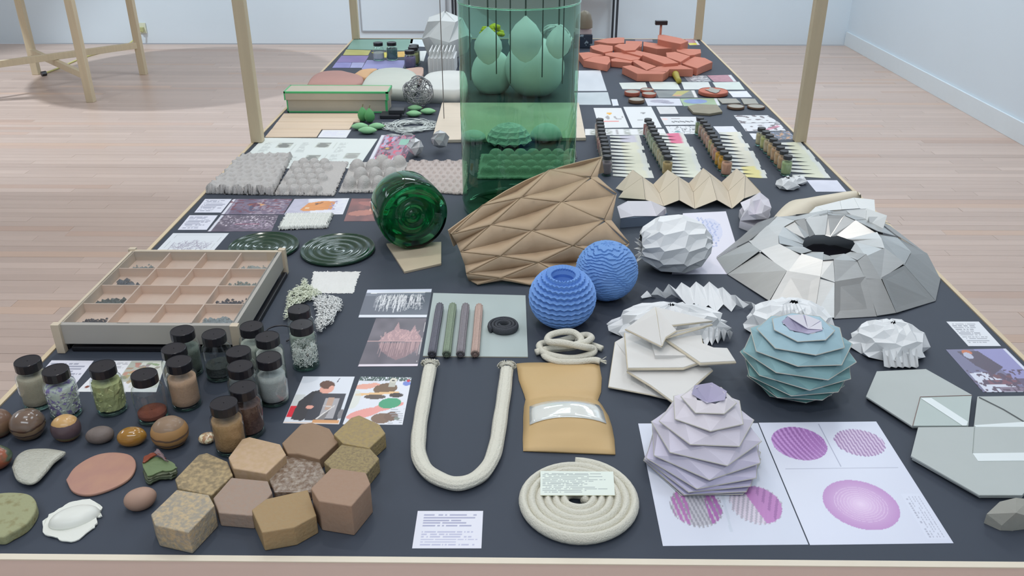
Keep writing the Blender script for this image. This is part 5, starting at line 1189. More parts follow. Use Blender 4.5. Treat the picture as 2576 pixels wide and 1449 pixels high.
# ---------------------------------------------------------------- beige zigzag fold
M_be = mat('beige_card', A(192, 184, 174), .65, var=.04, scale=15)
zz = thing('zigzag_fold', 'beige card folded into a wide double zigzag of parallelograms', 'paper fold', T(1690, 480))
zb = list(zip([530, 685, 870, 1000, 1190, 1320, 1485, 1620, 1790], [838, 668, 800, 668, 790, 652, 780, 655, 840], [0, .05]*4+[.02]))
zm = list(zip([600, 775, 925, 1095, 1230, 1385, 1545, 1700, 1840], [860, 735, 880, 730, 870, 722, 862, 720, 870], [.012, .052]*4+[.02]))
zf = list(zip([555, 800, 965, 1105, 1245, 1445, 1580, 1690, 1790], [920, 938, 998, 942, 1022, 940, 1020, 925, 880], [0, .022]*4+[.01]))
zf2 = [(p[0], p[1], p[2]) for p in zf]
for A_, B_ in ((zb, zm), (zm, zf2)):
    for i in range(8):
        q = [T(*C5(*A_[i][:2]), A_[i][2]+.001), T(*C5(*A_[i+1][:2]), A_[i+1][2]+.001), T(*C5(*B_[i+1][:2]), B_[i+1][2]+.001), T(*C5(*B_[i][:2]), B_[i][2]+.001)]
        c = sum(q, Vector())/4; q = [c+(p-c)*.985 for p in q]
        for p in q: p.z = max(p.z, TZ+.0018)
        add('facet', plate(q, .0012), M_be, zz)
# ---------------------------------------------------------------- metal flower
M_me = mat('brushed_metal', (.50, .50, .49), .42, metal=1, var=.08, scale=12, stretch=(1, 8, 1), bump=.06, bscale=60)
mf = thing('metal_flower_disc', 'large faceted metal disc like a flower with a ragged dark hole', 'metal sculpture', T(2090, 690))
OUT = [(1802, 648, 0), (1830, 690, 0), (1870, 722, 0), (1935, 760, 0), (2000, 775, 0), (2048, 800, 0), (2098, 802, 0), (2172, 802, 0), (2206, 796, 0), (2254, 790, 0), (2292, 778, 0), (2354, 757, 0), (2366, 702, 0), (2332, 640, .012), (2275, 590, .02), (2240, 565, .03), (2170, 540, .045), (2078, 538, .05), (2020, 548, .05), (1965, 556, .045), (1905, 562, .035), (1862, 596, .02)]
INN = [(2020, 612), (2022, 622), (2030, 632), (2042, 634), (2055, 640), (2072, 636), (2088, 642), (2108, 638), (2124, 637), (2140, 630), (2150, 620), (2152, 612), (2146, 604), (2130, 600), (2116, 596), (2104, 593), (2090, 594), (2076, 590), (2062, 592), (2050, 590), (2036, 596), (2024, 602)]
keep = [i for i in range(22) if i not in (2, 4, 7, 10, 14, 18)]; OUT = [OUT[i] for i in keep]; INN = [INN[i] for i in keep]; n = len(OUT)
def ringpt(i, k):
    o = OUT[i % n]; q = INN[i % n]; t = (0, .36, .70, 1)[k]
    if k in (1, 2) and i % 2: t += .045 if k == 1 else -.045
    po, pi_ = T(o[0], o[1], o[2]+.002), T(q[0], q[1], .058)
    p = po*(1-t)+pi_*t; z = (po.z-TZ)*(1-t)+.058*t; bul = (.0, .030, .032, .0)[k]
    return Vector((p.x, p.y, TZ+z+bul+(.004*(rng.rand()-.5) if k in (1, 2) else 0)))
rngst = rng.get_state(); RP = [[ringpt(i, k) for k in range(4)] for i in range(n)]
for k in range(3):
    for i in range(n):
        j = (i+1) % n; ids = [RP[i][k], RP[j][k], RP[j][k+1], RP[i][k+1]]
        c = sum(ids, Vector())/4; nn = Vector((rng.randn(), rng.randn(), 0))*.07; q = []
        for p in ids:
            d = p-c; z = p.z+max(-.003, min(.003, -(nn.x*d.x+nn.y*d.y))); q.append(Vector((*(c+d*.992).xy, max(TZ+.0022, z))))
        add('metal_panel', plate(q, .0012), M_me, mf)
add('hole_shade_plate', plate([Vector((p.x, p.y, TZ+.004)) for p in [T(q[0], q[1], .03) for q in INN]], base=TZ+.0008), mat('painted_hole_shade', (.012, .008, .02), .8, var=0), mf)  # flat near-black plate stands in for the shade inside the hole
# strips behind the metal flower
bs = thing('curved_strip', 'long beige curved paper strip lying behind the metal flower', 'paper strip', T(2050, 520))
v = []; f = []
A1 = [(1935, 572), (1945, 548), (1985, 508), (2030, 498), (2090, 488), (2150, 480), (2162, 492)]; B1 = [(1940, 574), (1990, 560), (2030, 548), (2055, 522), (2110, 512), (2160, 500), (2166, 496)]
sa = spline([T(*p, .035) for p in A1], 5); sb = spline([T(*p, .020) for p in B1], 5)
for a, b in zip(sa, sb):
    for t in (0, .5, 1): m_ = a*(1-t)+b*t; v.append(m_+Vector((0, 0, .006*math.sin(math.pi*t))))
for i in range(len(sa)-1):
    for j in range(2): k = i*3+j; f.append((k, k+1, k+4, k+3))
add('strip_body', (v, f), mat('beige_strip_card', A(200, 194, 184), .6, var=.04), bs, solid=.001, smooth=True)
add('strip_support', plate([Vector((p.x, p.y, TZ+.02)) for p in (sa[4], sa[20], sb[22], sb[8])], base=TZ+.0006), mat('beige_strip_card', None), bs)
wa = thing('panelled_arc', 'white arc of folded card panels rising behind the metal flower', 'paper arc', T(2120, 560))
U1 = [(2022, 548), (2052, 520), (2113, 505), (2148, 497), (2200, 502)]; U2 = [(2025, 552), (2075, 530), (2118, 527), (2162, 524), (2202, 535)]; U3 = [(2110, 560), (2125, 560), (2145, 562), (2176, 570), (2220, 582)]; U4 = [(2060, 540), (2090, 532), (2128, 528), (2180, 524), (2232, 542)]
for (P_, Q_, h0, h1) in ((U1, U2, .075, .085), (U4, U3, .092, .062)):
    for i in range(4):
        q = [T(*P_[i], h0), T(*P_[i+1], h0), T(*Q_[i+1], h1), T(*Q_[i], h1)]; c = sum(q, Vector())/4
        add('card_panel', plate([c+(p-c)*.99 for p in q], .001), M_wht2, wa)
q = T(2205, 560, .07); add('card_foot', plate([T(2185, 545, .085), T(2230, 545, .085), T(2222, 580, .06), T(2190, 575, .06)], base=TZ+.0008), M_wht2, wa)
# ---------------------------------------------------------------- green and lavender folded domes
def spiral_dome(root, cx, cy, spec, n, mats, th=.0011, lift=.0, lean=(0, 0)):
    "spec: per layer (z, outer radius, rotation); each layer is a skirt of folded plates running in to the next"
    for i in range(len(spec)-1):
        z0, r0, a0 = spec[i]; z1, r1, a1 = spec[i+1]; V = []; ri = (r1*.86 if i < len(spec)-2 else r1)
        o = [Vector((cx+lean[0]*z0+r0*math.cos(a0+6.2832*k/n), cy+lean[1]*z0+r0*math.sin(a0+6.2832*k/n), TZ+z0+(.003 if k % 2 else 0))) for k in range(n)]
        q = [Vector((cx+lean[0]*z1+ri*math.cos(a1+6.2832*(k+.25)/n), cy+lean[1]*z1+ri*math.sin(a1+6.2832*(k+.25)/n), TZ+z1-.0015)) for k in range(n)]
        f = []
        v = o+q
        for k in range(n):
            k2 = (k+1) % n; f += [(k, k2, n+k), (k2, n+k2, n+k)]
        add('folded_layer', (v, f), mats[i % len(mats)], root, solid=th)
        add('layer_edge', tube(o+[o[0]], .0009, 5, caps=False), M_edge, root)
M_edge = mat('pale_card_edge', A(170, 172, 172), .7, var=.05)
def ramp(c0, c1, n, nm): return [mat('%s_%d' % (nm, i), A(*[c0[k]*(1-i/(n-1))+c1[k]*i/(n-1) for k in range(3)]), .6, var=.04, scale=20) for i in range(n)]
gp = T(2005, 900, .065); gd = thing('folded_dome', 'teal to pale blue folded card dome of twisting layers', 'folded dome', (gp.x, gp.y, TZ))
spec = [(.002, .050, 0), (.012, .072, .26), (.026, .088, .52), (.042, .097, .78), (.060, .101, 1.06), (.079, .100, 1.36), (.097, .092, 1.7), (.114, .078, 2.05), (.128, .056, 2.5), (.136, .036, 2.9)]
spiral_dome(gd, gp.x, gp.y, spec, 7, ramp((62, 112, 110), (150, 178, 200), 9, 'teal_layer'), lean=(.0, .0))
cxy = Vector((gp.x, gp.y, TZ+.136))
add('top_opening', ([cxy+Vector((.036*math.cos(a), .036*math.sin(a), 0)) for a in np.linspace(.2, 6.48, 8)[:-1]]+[cxy+Vector((0, .004, -.022))], [(k, (k+1) % 7, 7) for k in range(7)]), mat('lavender_inside', A(160, 158, 190), .6, var=.05), gd, solid=.0008)
for a0_ in (.3, 1.3, 5.6):
    q0 = Vector((gp.x+.036*math.cos(a0_), gp.y+.036*math.sin(a0_), TZ+.137)); q1 = Vector((gp.x+.036*math.cos(a0_+.9), gp.y+.036*math.sin(a0_+.9), TZ+.137)); add('top_flap', plate([q0, q1, Vector((gp.x+.012, gp.y+.004, TZ+.124))], .0008), mat('pale_lilac_flap', A(196, 198, 216), .6, var=.03), gd)
lp = T(1775, 1090, .06); ld = thing('folded_dome', 'pale lavender folded paper dome like a rose, on the printed sheet', 'folded dome', (lp.x, lp.y, TZ+.0008))
sp2 = [(.002, .094, 0), (.006, .096, .05), (.014, .097, .12), (.024, .098, .24), (.040, .094, .42), (.060, .087, .72), (.080, .075, 1.05), (.100, .060, 1.45), (.118, .043, 1.95), (.132, .028, 2.5)]
spiral_dome(ld, lp.x, lp.y, sp2, 6, ramp((168, 168, 208), (202, 200, 216), 9, 'lavender_layer'), th=.0008, lean=(0, .05))
cxy = Vector((lp.x, lp.y+.007, TZ+.132))
add('top_opening', ([cxy+Vector((.029*math.cos(a), .029*math.sin(a), .002*(k % 2))) for k, a in enumerate(np.linspace(.2, 6.48, 7)[:-1])]+[cxy+Vector((0, .004, -.02))], [(k, (k+1) % 6, 6) for k in range(6)]), mat('lavender_inside', None), ld, solid=.0008)
# ---------------------------------------------------------------- foam boards
M_fo = mat('foam_board', A(197, 199, 206), .6, var=.02, scale=20); M_foe = mat('foam_board_edge', A(196, 190, 178), .7, var=.08, scale=60)
fb = thing('stacked_foam_boards', 'white foam boards stacked and twisted into a spiral with a cut notch', 'board sculpture', T(1690, 920))
def board(pts, th=.005):
    q = [T(*C7(x, y), h) for x, y, h in pts]; cc = sum(q, Vector())/len(q)
    add('board', plate(q, th), M_fo, fb, bevel=.0004)
    loop = [p+Vector((0, 0, -th*.5)) for p in q]; add('board_edge', tube([cc+(p-cc)*.997 for p in loop]+[cc+(loop[0]-cc)*.997], th*.36, 6, caps=False), M_foe, fb)
board([(885, 790, .020), (955, 750, .022), (1040, 980, .022), (1330, 1262, .012), (1170, 1225, .010), (830, 1162, .008)], .004)
board([(985, 1030, .030), (1100, 960, .032), (1650, 985, .034), (1690, 1020, .032), (1545, 1150, .028), (1660, 1150, .024), (1370, 1290, .022), (1180, 1150, .026)], .006)
board([(965, 712, .045), (1240, 800, .048), (1600, 950, .048), (1450, 1002, .042), (990, 1006, .040)], .007)
board([(1300, 758, .060), (1600, 735, .062), (1606, 800, .06), (1700, 838, .058), (1812, 842, .056), (1882, 948, .052), (1592, 962, .052)], .008)
board([(1215, 500, .098), (1225, 560, .096), (1268, 825, .066), (970, 682, .070)], .005)
board([(1218, 500, .098), (1690, 615, .082), (1352, 650, .084), (1392, 695, .080), (1302, 750, .072), (1270, 822, .066)], .005)
board([(1395, 697, .078), (1690, 640, .080), (1600, 668, .078), (1305, 752, .070)], .005)
add('spacer', box(*(Vector((T(1690, 930).x-.04, T(1690, 930).y-.03, TZ+.0008))), *(Vector((T(1690, 930).x+.04, T(1690, 930).y+.03, TZ+.05)))), M_fo, fb)
# ---------------------------------------------------------------- hexagon boards at right
def hexboard(name, label, layers, notch=None):
    t = thing(name, label, 'board', T(*C8(*layers[0][0][0])))
    for i, (pts, h, th) in enumerate(layers): add('board_layer', plate([T(*C8(*p), h) for p in pts], th), M_board, t, bevel=.0005)
    return t
h1 = hexboard('hexagon_board', 'thick grey white hexagon board with a parallelogram flap, upper left of three', [([(1255, 985), (1345, 775), (1755, 756), (2140, 972), (2135, 1000), (2110, 1230), (1640, 1232)], .010, .0032), ([(1262, 990), (1350, 780), (1745, 762), (2125, 980), (2100, 1236), (1645, 1240)], .0062, .0030), ([(1260, 995), (1350, 785), (1745, 768), (2125, 985), (2100, 1240), (1645, 1245)], .0026, .0022)])
h2 = hexboard('hexagon_board', 'grey white hexagon board cut off by the right image border', [([(2185, 985), (2580, 980), (2760, 1235), (2155, 1238)], .010, .0035), ([(2190, 990), (2580, 986), (2760, 1240), (2160, 1242)], .0055, .0050)])
h3 = hexboard('hexagon_board', 'largest grey white hexagon board at lower right with layered front edge', [([(1690, 1242), (2160, 1238), (2760, 1238), (2760, 1560), (2560, 1808), (2200, 1808), (1630, 1480)], .012, .0032), ([(1695, 1247), (2160, 1244), (2755, 1244), (2750, 1565), (2560, 1818), (2205, 1818), (1640, 1500)], .0078, .0036), ([(1695, 1250), (2160, 1248), (2755, 1248), (2750, 1570), (2560, 1815), (2205, 1815), (1645, 1500)], .0032, .0026)])
M_tape = mat('white_tape', A(206, 220, 230), .35, var=.0, spec=.5); M_flap = mat('grey_flap', A(166, 180, 186), .5, var=.02)
def strip(t, pts, h, m, nm, th=.0005): add(nm, plate([T(*C8(*p), h) for p in pts], th), m, t)
strip(h1, [(1708, 990), (2138, 976), (2105, 1228), (1645, 1230)], .0108, M_flap, 'flap', .0006)
strip(h1, [(1712, 1000), (1800, 998), (2105, 1195), (2095, 1228), (2060, 1228)], .0116, M_tape, 'tape_strip')
add('flap_edge', tube([T(*C8(*p), .0112) for p in ((1645, 1230), (1708, 990), (2138, 976))], .0007, 5), mat('edge_rust', A(120, 100, 100), .6), h1)
strip(h2, [(2160, 1225), (2600, 1195), (2600, 1262), (2190, 1270)], .0112, M_tape, 'tape_strip')
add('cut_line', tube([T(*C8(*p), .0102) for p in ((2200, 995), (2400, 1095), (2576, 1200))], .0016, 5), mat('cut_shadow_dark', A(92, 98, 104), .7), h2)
strip(h3, [(2070, 1455), (2600, 1450), (2600, 1530), (2160, 1540)], .0126, M_tape, 'tape_strip') if False else strip(h3, [(2145, 1460), (2700, 1452), (2700, 1520), (2190, 1524)], .0126, M_tape, 'tape_strip')
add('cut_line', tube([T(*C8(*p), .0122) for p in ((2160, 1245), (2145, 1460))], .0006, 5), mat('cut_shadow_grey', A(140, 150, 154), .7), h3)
# grey faceted stone
c9 = crop(0, 0, 1)
gs = [(2482, 1293, .018), (2515, 1262, .026), (2556, 1252, .030), (2590, 1256, .028), (2592, 1300, .024), (2548, 1336, .0), (2520, 1322, .010)]
P_ = [T(x, y, h) for x, y, h in gs]; mid = T(2556, 1290, .034)
v = P_+[mid]+[Vector((p.x, p.y, TZ+.0006)) for p in P_]; k = len(P_)
f = [(i, (i+1) % k, k) for i in range(k)]+[((i+1) % k, i, k+1+i, k+1+(i+1) % k) for i in range(k)]
add('faceted_stone', (v, f), mat('grey_concrete', A(140, 142, 142), .8, var=.08, scale=40, bump=.3), label='small grey faceted stone at the lower right image corner', cat='stone')
# ---------------------------------------------------------------- far right: clay blocks, discs, tiles
M_clay = mat('terracotta', A(182, 118, 104), .75, var=.06, scale=12, bump=.15)
CL = [
 ('long left end wall', [(160, 345), (290, 335), (470, 372), (340, 392), (225, 428)], .035),
 ('front left pentagon', [(215, 437), (345, 385), (500, 382), (545, 395), (557, 445), (520, 492)], .034),
 ('left bent', [(300, 265), (420, 242), (585, 262), (585, 322), (470, 345), (330, 300)], .040),
 ('back left broad', [(345, 205), (500, 172), (640, 160), (725, 162), (725, 226), (590, 236), (505, 232)], .040),
 ('upper inner', [(590, 262), (650, 236), (930, 240), (850, 316), (720, 322)], .050),
 ('long inner diagonal', [(470, 338), (725, 340), (925, 398), (905, 425), (800, 438), (480, 372)], .034),
 ('inner short', [(552, 420), (700, 390), (850, 432), (800, 468), (552, 445)], .030),
 ('curved front piece', [(680, 508), (790, 490), (985, 560), (1245, 572), (1195, 602), (870, 600)], .036),
 ('lower inner bar', [(805, 440), (870, 425), (1110, 508), (985, 556)], .032),
 ('front centre fan', [(990, 556), (1110, 510), (1400, 486), (1560, 542), (1262, 542), (1225, 580)], .036),
 ('front right broad', [(1385, 470), (1560, 388), (1690, 405), (1785, 455), (1690, 492), (1590, 535)], .036),
 ('middle slanting', [(925, 372), (985, 340), (1220, 395), (1380, 468), (1200, 482)], .050),
 ('right inner', [(1212, 342), (1330, 332), (1515, 385), (1395, 458), (1225, 398)], .050),
 ('tall far wedge', [(1115, 130), (1185, 126), (1400, 170), (1495, 206), (1400, 242), (1212, 206), (1112, 182)], .075),
 ('far middle bar', [(940, 210), (1110, 232), (1335, 290), (1110, 300), (940, 262)], .046),
 ('far left bar', [(730, 200), (938, 206), (930, 268), (840, 290), (725, 250)], .046),
 ('far right bar', [(1335, 292), (1640, 302), (1645, 348), (1560, 372), (1500, 378), (1340, 325)], .046),
 ('small middle', [(725, 335), (850, 312), (1005, 345), (925, 388)], .042),
]
for lb, pts, h in CL:
    P = [T(*C4(*p), h) for p in pts]; c = sum(P, Vector())/len(P)
    add('clay_block', plate([c+(p-c)*.955 for p in P], base=TZ+.0008), M_clay, label='terracotta angular block of the far cluster, the %s one' % lb, cat='block', group='terracotta block cluster', bevel=.002)
tp = T(*C4(1185, 118), .08)
pg = thing('clay_peg', 'thin terracotta peg with a black flat cap behind the tall far wedge', 'peg', (tp.x-.01, tp.y+.03, TZ+.0008))
add('peg_body', tube([Vector((tp.x-.01, tp.y+.03, TZ+.0008)), Vector((tp.x-.01, tp.y+.03, TZ+.12))], .006, 10), M_clay, pg, smooth=True)
add('cap', box(tp.x-.01-.032, tp.y+.018, TZ+.12, tp.x-.01+.032, tp.y+.045, TZ+.142), M_black, pg, bevel=.003)
def disc(name, label, X, Y, rx, h, m1, m2, cat='disc', group=None, inset=.9):
    pc = T(*C4(X, Y), h); e = T(*C4(X+rx, Y), h); R = (e-pc).length
    t = thing(name, label, cat, (pc.x, pc.y, TZ+.0008), group)
    add('disc_body', lathe([(.001, 0), (R*.93, 0), (R, .003), (R, h-.003), (R*.97, h), (R*inset, h), (R*inset, h-.0015), (.001, h-.0015)], 40), m1, t, smooth=False, local=True)
    add('top_face', lathe([(R*(inset-.01), h-.0012), (.001, h-.0006)], 32), m2, t, local=True, smooth=True); return t
M_dg = mat('pale_grey_glaze', A(150, 150, 148), .5, var=.05); M_db = mat('brown_edge', A(104, 84, 72), .7, var=.1); M_dr = mat('red_edge', A(160, 90, 76), .6, var=.1)
disc('clay_cup', 'red rimmed grey disc, leftmost of the trio below the cream sheets', 812, 812, 92, .017, M_dr, M_dg, group='small red rimmed discs')
disc('clay_cup', 'red rimmed grey disc, farthest of the trio', 990, 785, 80, .012, M_dr, M_dg, group='small red rimmed discs')
disc('clay_cup', 'red rimmed grey disc, rightmost and nearest of the trio', 1016, 832, 86, .014, M_dr, M_dg, group='small red rimmed discs')
disc('clay_disc', 'grey disc with brown side below the red rimmed trio', 864, 903, 97, .014, M_db, M_dg)
disc('clay_disc', 'grey disc with brown side, left of the pair near right rim', 2055, 985, 103, .010, M_db, M_dg)
disc('clay_disc', 'grey disc with brown side nearest the right rim', 2300, 985, 105, .009, M_db, M_dg)
t = disc('clay_disc', 'large thick red disc with a ragged grey centre', 1785, 802, 176, .016, M_dr, mat('red_glaze', A(176, 104, 88), .6, var=.08), inset=.95)
R = (T(*C4(1785+100, 802), .016)-T(*C4(1785, 802), .016)).length
add('grey_centre', ([Vector((R*(.8+.2*math.sin(5*a))*math.cos(a), R*(.8+.25*math.cos(4*a))*math.sin(a)*1.4, .0175)) for a in np.linspace(0, 6.283, 29)[:-1]]+[Vector((0, 0, .0178))], [(k, (k+1) % 28, 28) for k in range(28)]), M_dg, t, local=True)
add('hexagonal_tile', plate([T(*C4(*p), .010) for p in ((1478, 985), (1590, 960), (1835, 970), (1895, 1050), (1740, 1076), (1545, 1060))], base=TZ+.0008), mat('olive_grey_tile', A(124, 122, 112), .6, var=.08, scale=20, col2=A(142, 138, 126)), label='large olive grey six sided tile in front of the blue shape photo', cat='tile', bevel=.001)
add('square_tile', plate([T(*C4(*p), .005) for p in ((1835, 892), (2058, 895), (2115, 945), (1895, 952))], base=TZ+.0008), M_dg, label='flat grey tile left of two near the right rim', cat='tile', bevel=.0006)
add('square_tile', plate([T(*C4(*p), .005) for p in ((2112, 892), (2285, 897), (2330, 960), (2155, 962))], base=TZ+.0008), M_dg, label='flat grey tile right of two near the right rim', cat='tile', bevel=.0006)
yt = [T(*C4(*p), .012) for p in ((1330, 605), (1345, 640), (1375, 690))]
add('yellow_tool', tube(spline(yt, 4), lambda t: .017*(1-.35*t), 12), mat('yellow_olive', A(156, 146, 62), .5, var=.15), smooth=True, label='short olive yellow rounded piece at the front of the clay blocks', cat='tool')
# ---------------------------------------------------------------- centre behind the vase
M_pl = mat('pale_board_wood', A(198, 190, 182), .55, var=.06, scale=5, stretch=(1, 10, 1))
add('wooden_board', plate([T(1112, 258, .012), T(1456, 258, .012), T(1474, 346, .012), T(1086, 352, .012)], base=TZ+.0008), M_pl, label='wide pale wooden board lying behind the green vase', cat='board', bevel=.001)
p = T(1117, 298, .012)
add('thin_rod', tube([p, p+Vector((0, 0, 1.1))], .0016, 6), mat('rod_grey', (.2, .18, .17), .5, var=0), label='thin upright wire rod left of the green vase', cat='rod')
M_foil = mat('crumpled_foil', (.62, .63, .64), .42, metal=.4, var=.15, scale=40, bump=.8, bscale=60)
for i, (x, y, R, lb) in enumerate(((1046, 374, .030, 'left one, on the table'), (1107, 352, .031, 'right one, on the pale board'))):
    z0 = .0 if i == 0 else .013; pp = T(x, y, z0+R*.9); bm = faceted((0, 0, 0), R, R, R, 4, 3, .06, 'z', -75, 90, .5, 30+i, i, .07); pts = [pp+p for p in bm[0]]
    zmin = min(p.z for p in pts); pts = [p-Vector((0, 0, zmin-(TZ+z0+.0008))) for p in pts]
    add('foil_polyhedron', (pts, bm[1]), M_foil, label='crumpled silver foil polyhedron, '+lb, cat='foil ball')
for i, (x, y, rx, rz, hz, lb) in enumerate(((1280, 350, .075, .05, .05, 'ribbed pale shell form seen through the green vase'), (1375, 338, .058, .05, .055, 'smooth pale dome seen through the green vase'), (1190, 340, .045, .03, .04, 'small pale wedge seen through the green vase at left'))):
    p = T(x, y, .03)
    if p.y < 2.45: p.y = 2.47+rx*.2
    vf = faceted((p.x, p.y+rx*.4, TZ+.013), rx, rx*.8, rz*1.3, 10, 12, .05, 'z', 0, 88, .5, 40+i, .3, .0) if i == 0 else blob((p.x, p.y+rx*.4, TZ+.013), rx, rx*.8, rz, 0, jit=.02, flat=1.0, seed=i)
    add('plaster_form', vf, M_wht2, smooth=i > 0, label=lb, cat='plaster form')
M_cord = mat('dark_cord', (.05, .06, .05), .7, var=0)
for i, (x, yb, yy, R, lb) in enumerate(((1322, 105, 3.30, .065, 'pale hanging bulb form in the middle behind the vase'), (1228, 120, 3.40, .055, 'pale hanging bulb form at left behind the vase'), (1405, 110, 3.45, .05, 'small pale hanging bulb form at right behind the vase'))):
    d = T(x, yb, 0); k = yy/d.y; c = Vector((d.x*k, yy, CZ+(TZ-CZ)*k)); t = thing('hanging_bulb', lb, 'hanging form', (c.x, c.y, c.z))
    prof = [(.001, -R*1.2), (R*.35, -R*1.05), (R*.75, -R*.65), (R, -.05*R), (R*.95, R*.4), (R*.6, R*.95), (R*.2, R*1.3), (.003, R*1.45)]
    add('bulb', lathe(prof, 28), M_wht2, t, smooth=True, local=True); add('cord', tube([(0, 0, R*1.4), (0, 0, 2.62-c.z)], .003, 6), M_cord, t, local=True)
for i, (x, yy) in enumerate(((1186, 3.0), (1250, 3.1), (1284, 2.95), (1362, 3.05), (1412, 2.95))):
    d = T(x, 300, 0); add('hanging_string', tube([Vector((d.x*yy/d.y, yy, TZ+.20)), Vector((d.x*yy/d.y, yy, 2.62))], .0022, 5), M_cord, label='dark vertical string behind the green vase, %s from the left' % ['first', 'second', 'third', 'fourth', 'fifth'][i], cat='string')
add('cross_rail', box(X0+.02, 3.02, 2.62, X1-.02, 3.06, 2.64), M_post, tb)
for y in (3.30, 3.40, 3.45, 2.94): add('cross_rail', box(X0+.02, y-.01, 2.62, X1-.02, y+.01, 2.64), M_post, tb)
p = T(1345, 165, .12); add('white_ball', blob((p.x, p.y, TZ+.0008), .125, .12, .125, 0, 36, 18, flat=.12), M_wht2, smooth=True, label='large smooth white ball on the table seen through the vase', cat='ball')
p = T(1240, 172, .08); add('plaster_form', blob((p.x, p.y-.1, TZ+.0008), .085, .075, .10, 0, 28, 14, jit=.03, flat=.2, seed=4), M_wht2, smooth=True, label='pale pouch like lump left of the large smooth white ball', cat='plaster form')
yp = T(1238, 112, 0); V = []
for k in range(26):
    a = rng.rand()*6.28; e = rng.rand()*1.4; V.append(blob((yp.x+.06*math.cos(a)*math.cos(e), yp.y+.05*math.sin(a)*math.cos(e), TZ+.02+.07*math.sin(e)), .018, .016, .012, a, 8, 5, flat=0))
add('yellow_cluster', join(*V), mat('bright_yellow', A(214, 204, 40), .6, var=.1), smooth=True, label='bright yellow knobbly cluster seen through the top of the vase', cat='cluster')
add('yellow_box', box(yp.x-.05, yp.y-.30, TZ+.0008, yp.x+.04, yp.y-.24, TZ+.09), mat('yellow_green_box', A(170, 176, 60), .6, var=.3, scale=30, col2=A(60, 70, 60), thr=(.5, .52)), label='small yellow and dark box below the yellow cluster', cat='box', bevel=.002)
rk = T(1395, 150, 0)
def coilball(c, R, n, r, m, name, label, cat, squash=1.):
    V = []
    for k in range(n):
        ax_ = Vector((rng.randn(), rng.randn(), rng.randn())).normalized(); u = ax_.orthogonal().normalized(); w_ = ax_.cross(u); rr = R*(.55+.42*rng.rand()); off = ax_*math.sqrt(max(0, R*R-rr*rr))*(.7 if k % 2 else -.7); ph = rng.rand()*6
        V.append(tube([Vector(c)+Vector(((off+u*rr*math.cos(a+ph)+w_*rr*math.sin(a+ph)*(1+.08*math.sin(3*a)))[:])).to_3d()*1.0 for a in np.linspace(0, 5.6, 26)], r, 5))
    vs = join(*V); vs = ([Vector((p.x, p.y, max(TZ+.001, c[2]+(p.z-c[2])*squash))) for p in vs[0]], vs[1])
    return add(name, vs, m, smooth=True, label=label, cat=cat)
coilball((rk.x, rk.y, TZ+.085), .085, 9, .006, M_wht2, 'twisted_coil', 'pale twisted rope ball behind the vase at right', 'rope ball')
p = T(1052, 232, .062); coilball((p.x, p.y, TZ+.0645), .0635, 26, .0017, mat('grey_wire', A(140, 144, 154), .5, var=.05), 'wire_ball', 'tangled grey wire ball right of the green edged box', 'wire ball')
# light string tangle
V = []; c = T(1035, 318, .003)
for k in range(26):
    a0 = rng.rand()*6.28; rx, ry = .05+.055*rng.rand(), .02+.03*rng.rand(); ox, oy = rng.randn()*.012, rng.randn()*.008
    V.append(tube([Vector((c.x+ox+rx*math.cos(a0+t)*(1+.12*math.sin(3*t+k)), c.y+oy+ry*1.8*math.sin(a0+t), TZ+.003+.006*abs(math.sin(t*2+k)))) for t in np.linspace(0, 4.6, 20)], .0013, 4))
for k in range(8):
    p = T(985+rng.rand()*60, 335+rng.rand()*8, .003); V.append(tube(spline([p, p+Vector((-.02-.02*rng.rand(), .005, 0)), p+Vector((-.035, -.012*rng.rand(), 0))], 4), .0012, 4))
V.append(tube(spline([T(960, 308, .003), T(990, 316, .006), T(1030, 312, .008)], 6), .0013, 4))
add('string_tangle', join(*V), mat('pale_blue_string', A(188, 198, 206), .7, var=.1), smooth=True, label='loose tangle of pale blue grey string beside the green pods', cat='string')
# green pods
M_pod = mat('green_pod', A(128, 182, 142), .55, var=.1, scale=40, coat=.15); M_podd = mat('dark_green_pod', A(84, 150, 98), .55, var=.12, scale=40)
PODS = [(914, 300, .020, .024, .7, 'standing dark green pod at the back left', M_podd), (931, 303, .020, .022, 1.4, 'standing green pod with a brown stem', M_podd), (906, 324, .026, .013, .1, 'flat pod at front left', M_pod), (925, 334, .028, .013, -.1, 'flat pod at the very front', M_pod), (948, 323, .025, .012, .1, 'flat pod at front right', M_pod),
        (1044, 277, .024, .012, .2, 'farther one of the right hand three', M_pod), (1041, 291, .025, .012, 0, 'nearer one of the right hand three', M_pod), (1077, 285, .025, .012, -.1, 'rightmost one of all', M_pod)]
for i, (x, y, rx, rz, ro, lb, m) in enumerate(PODS):
    stand = i < 2; p = T(x, y+(6 if stand else 2), .0)
    t = thing('green_pod', 'small green lemon shaped pod, '+lb, 'pod', (p.x, p.y, TZ+.0008), 'green pods by the string tangle')
    if stand: v, f = lathe([(.001, .0), (.010, .003), (.018, .014), (.020, .026), (.016, .040), (.007, .050), (.002, .056)], 16)
    else:
        v, f = blob((0, 0, 0), rx, rx*.75, rz, ro, 20, 10, flat=.1)
        v = [Vector((q.x*(1+.25*max(0, abs(q.x)/rx-.75)*4), q.y, q.z)) for q in v]
    add('pod_body', (v, f), m, t, smooth=True, local=True)
    tp_ = (0, 0, .055) if stand else (rx*.98, 0, rz*.9)
    add('stem', tube([Vector(tp_), Vector(tp_)+(Vector((.004, 0, .012)) if stand else Vector((.008, 0, .001)))], .0022, 6), mat('stem_brown', A(130, 126, 100), .7), t, local=True)
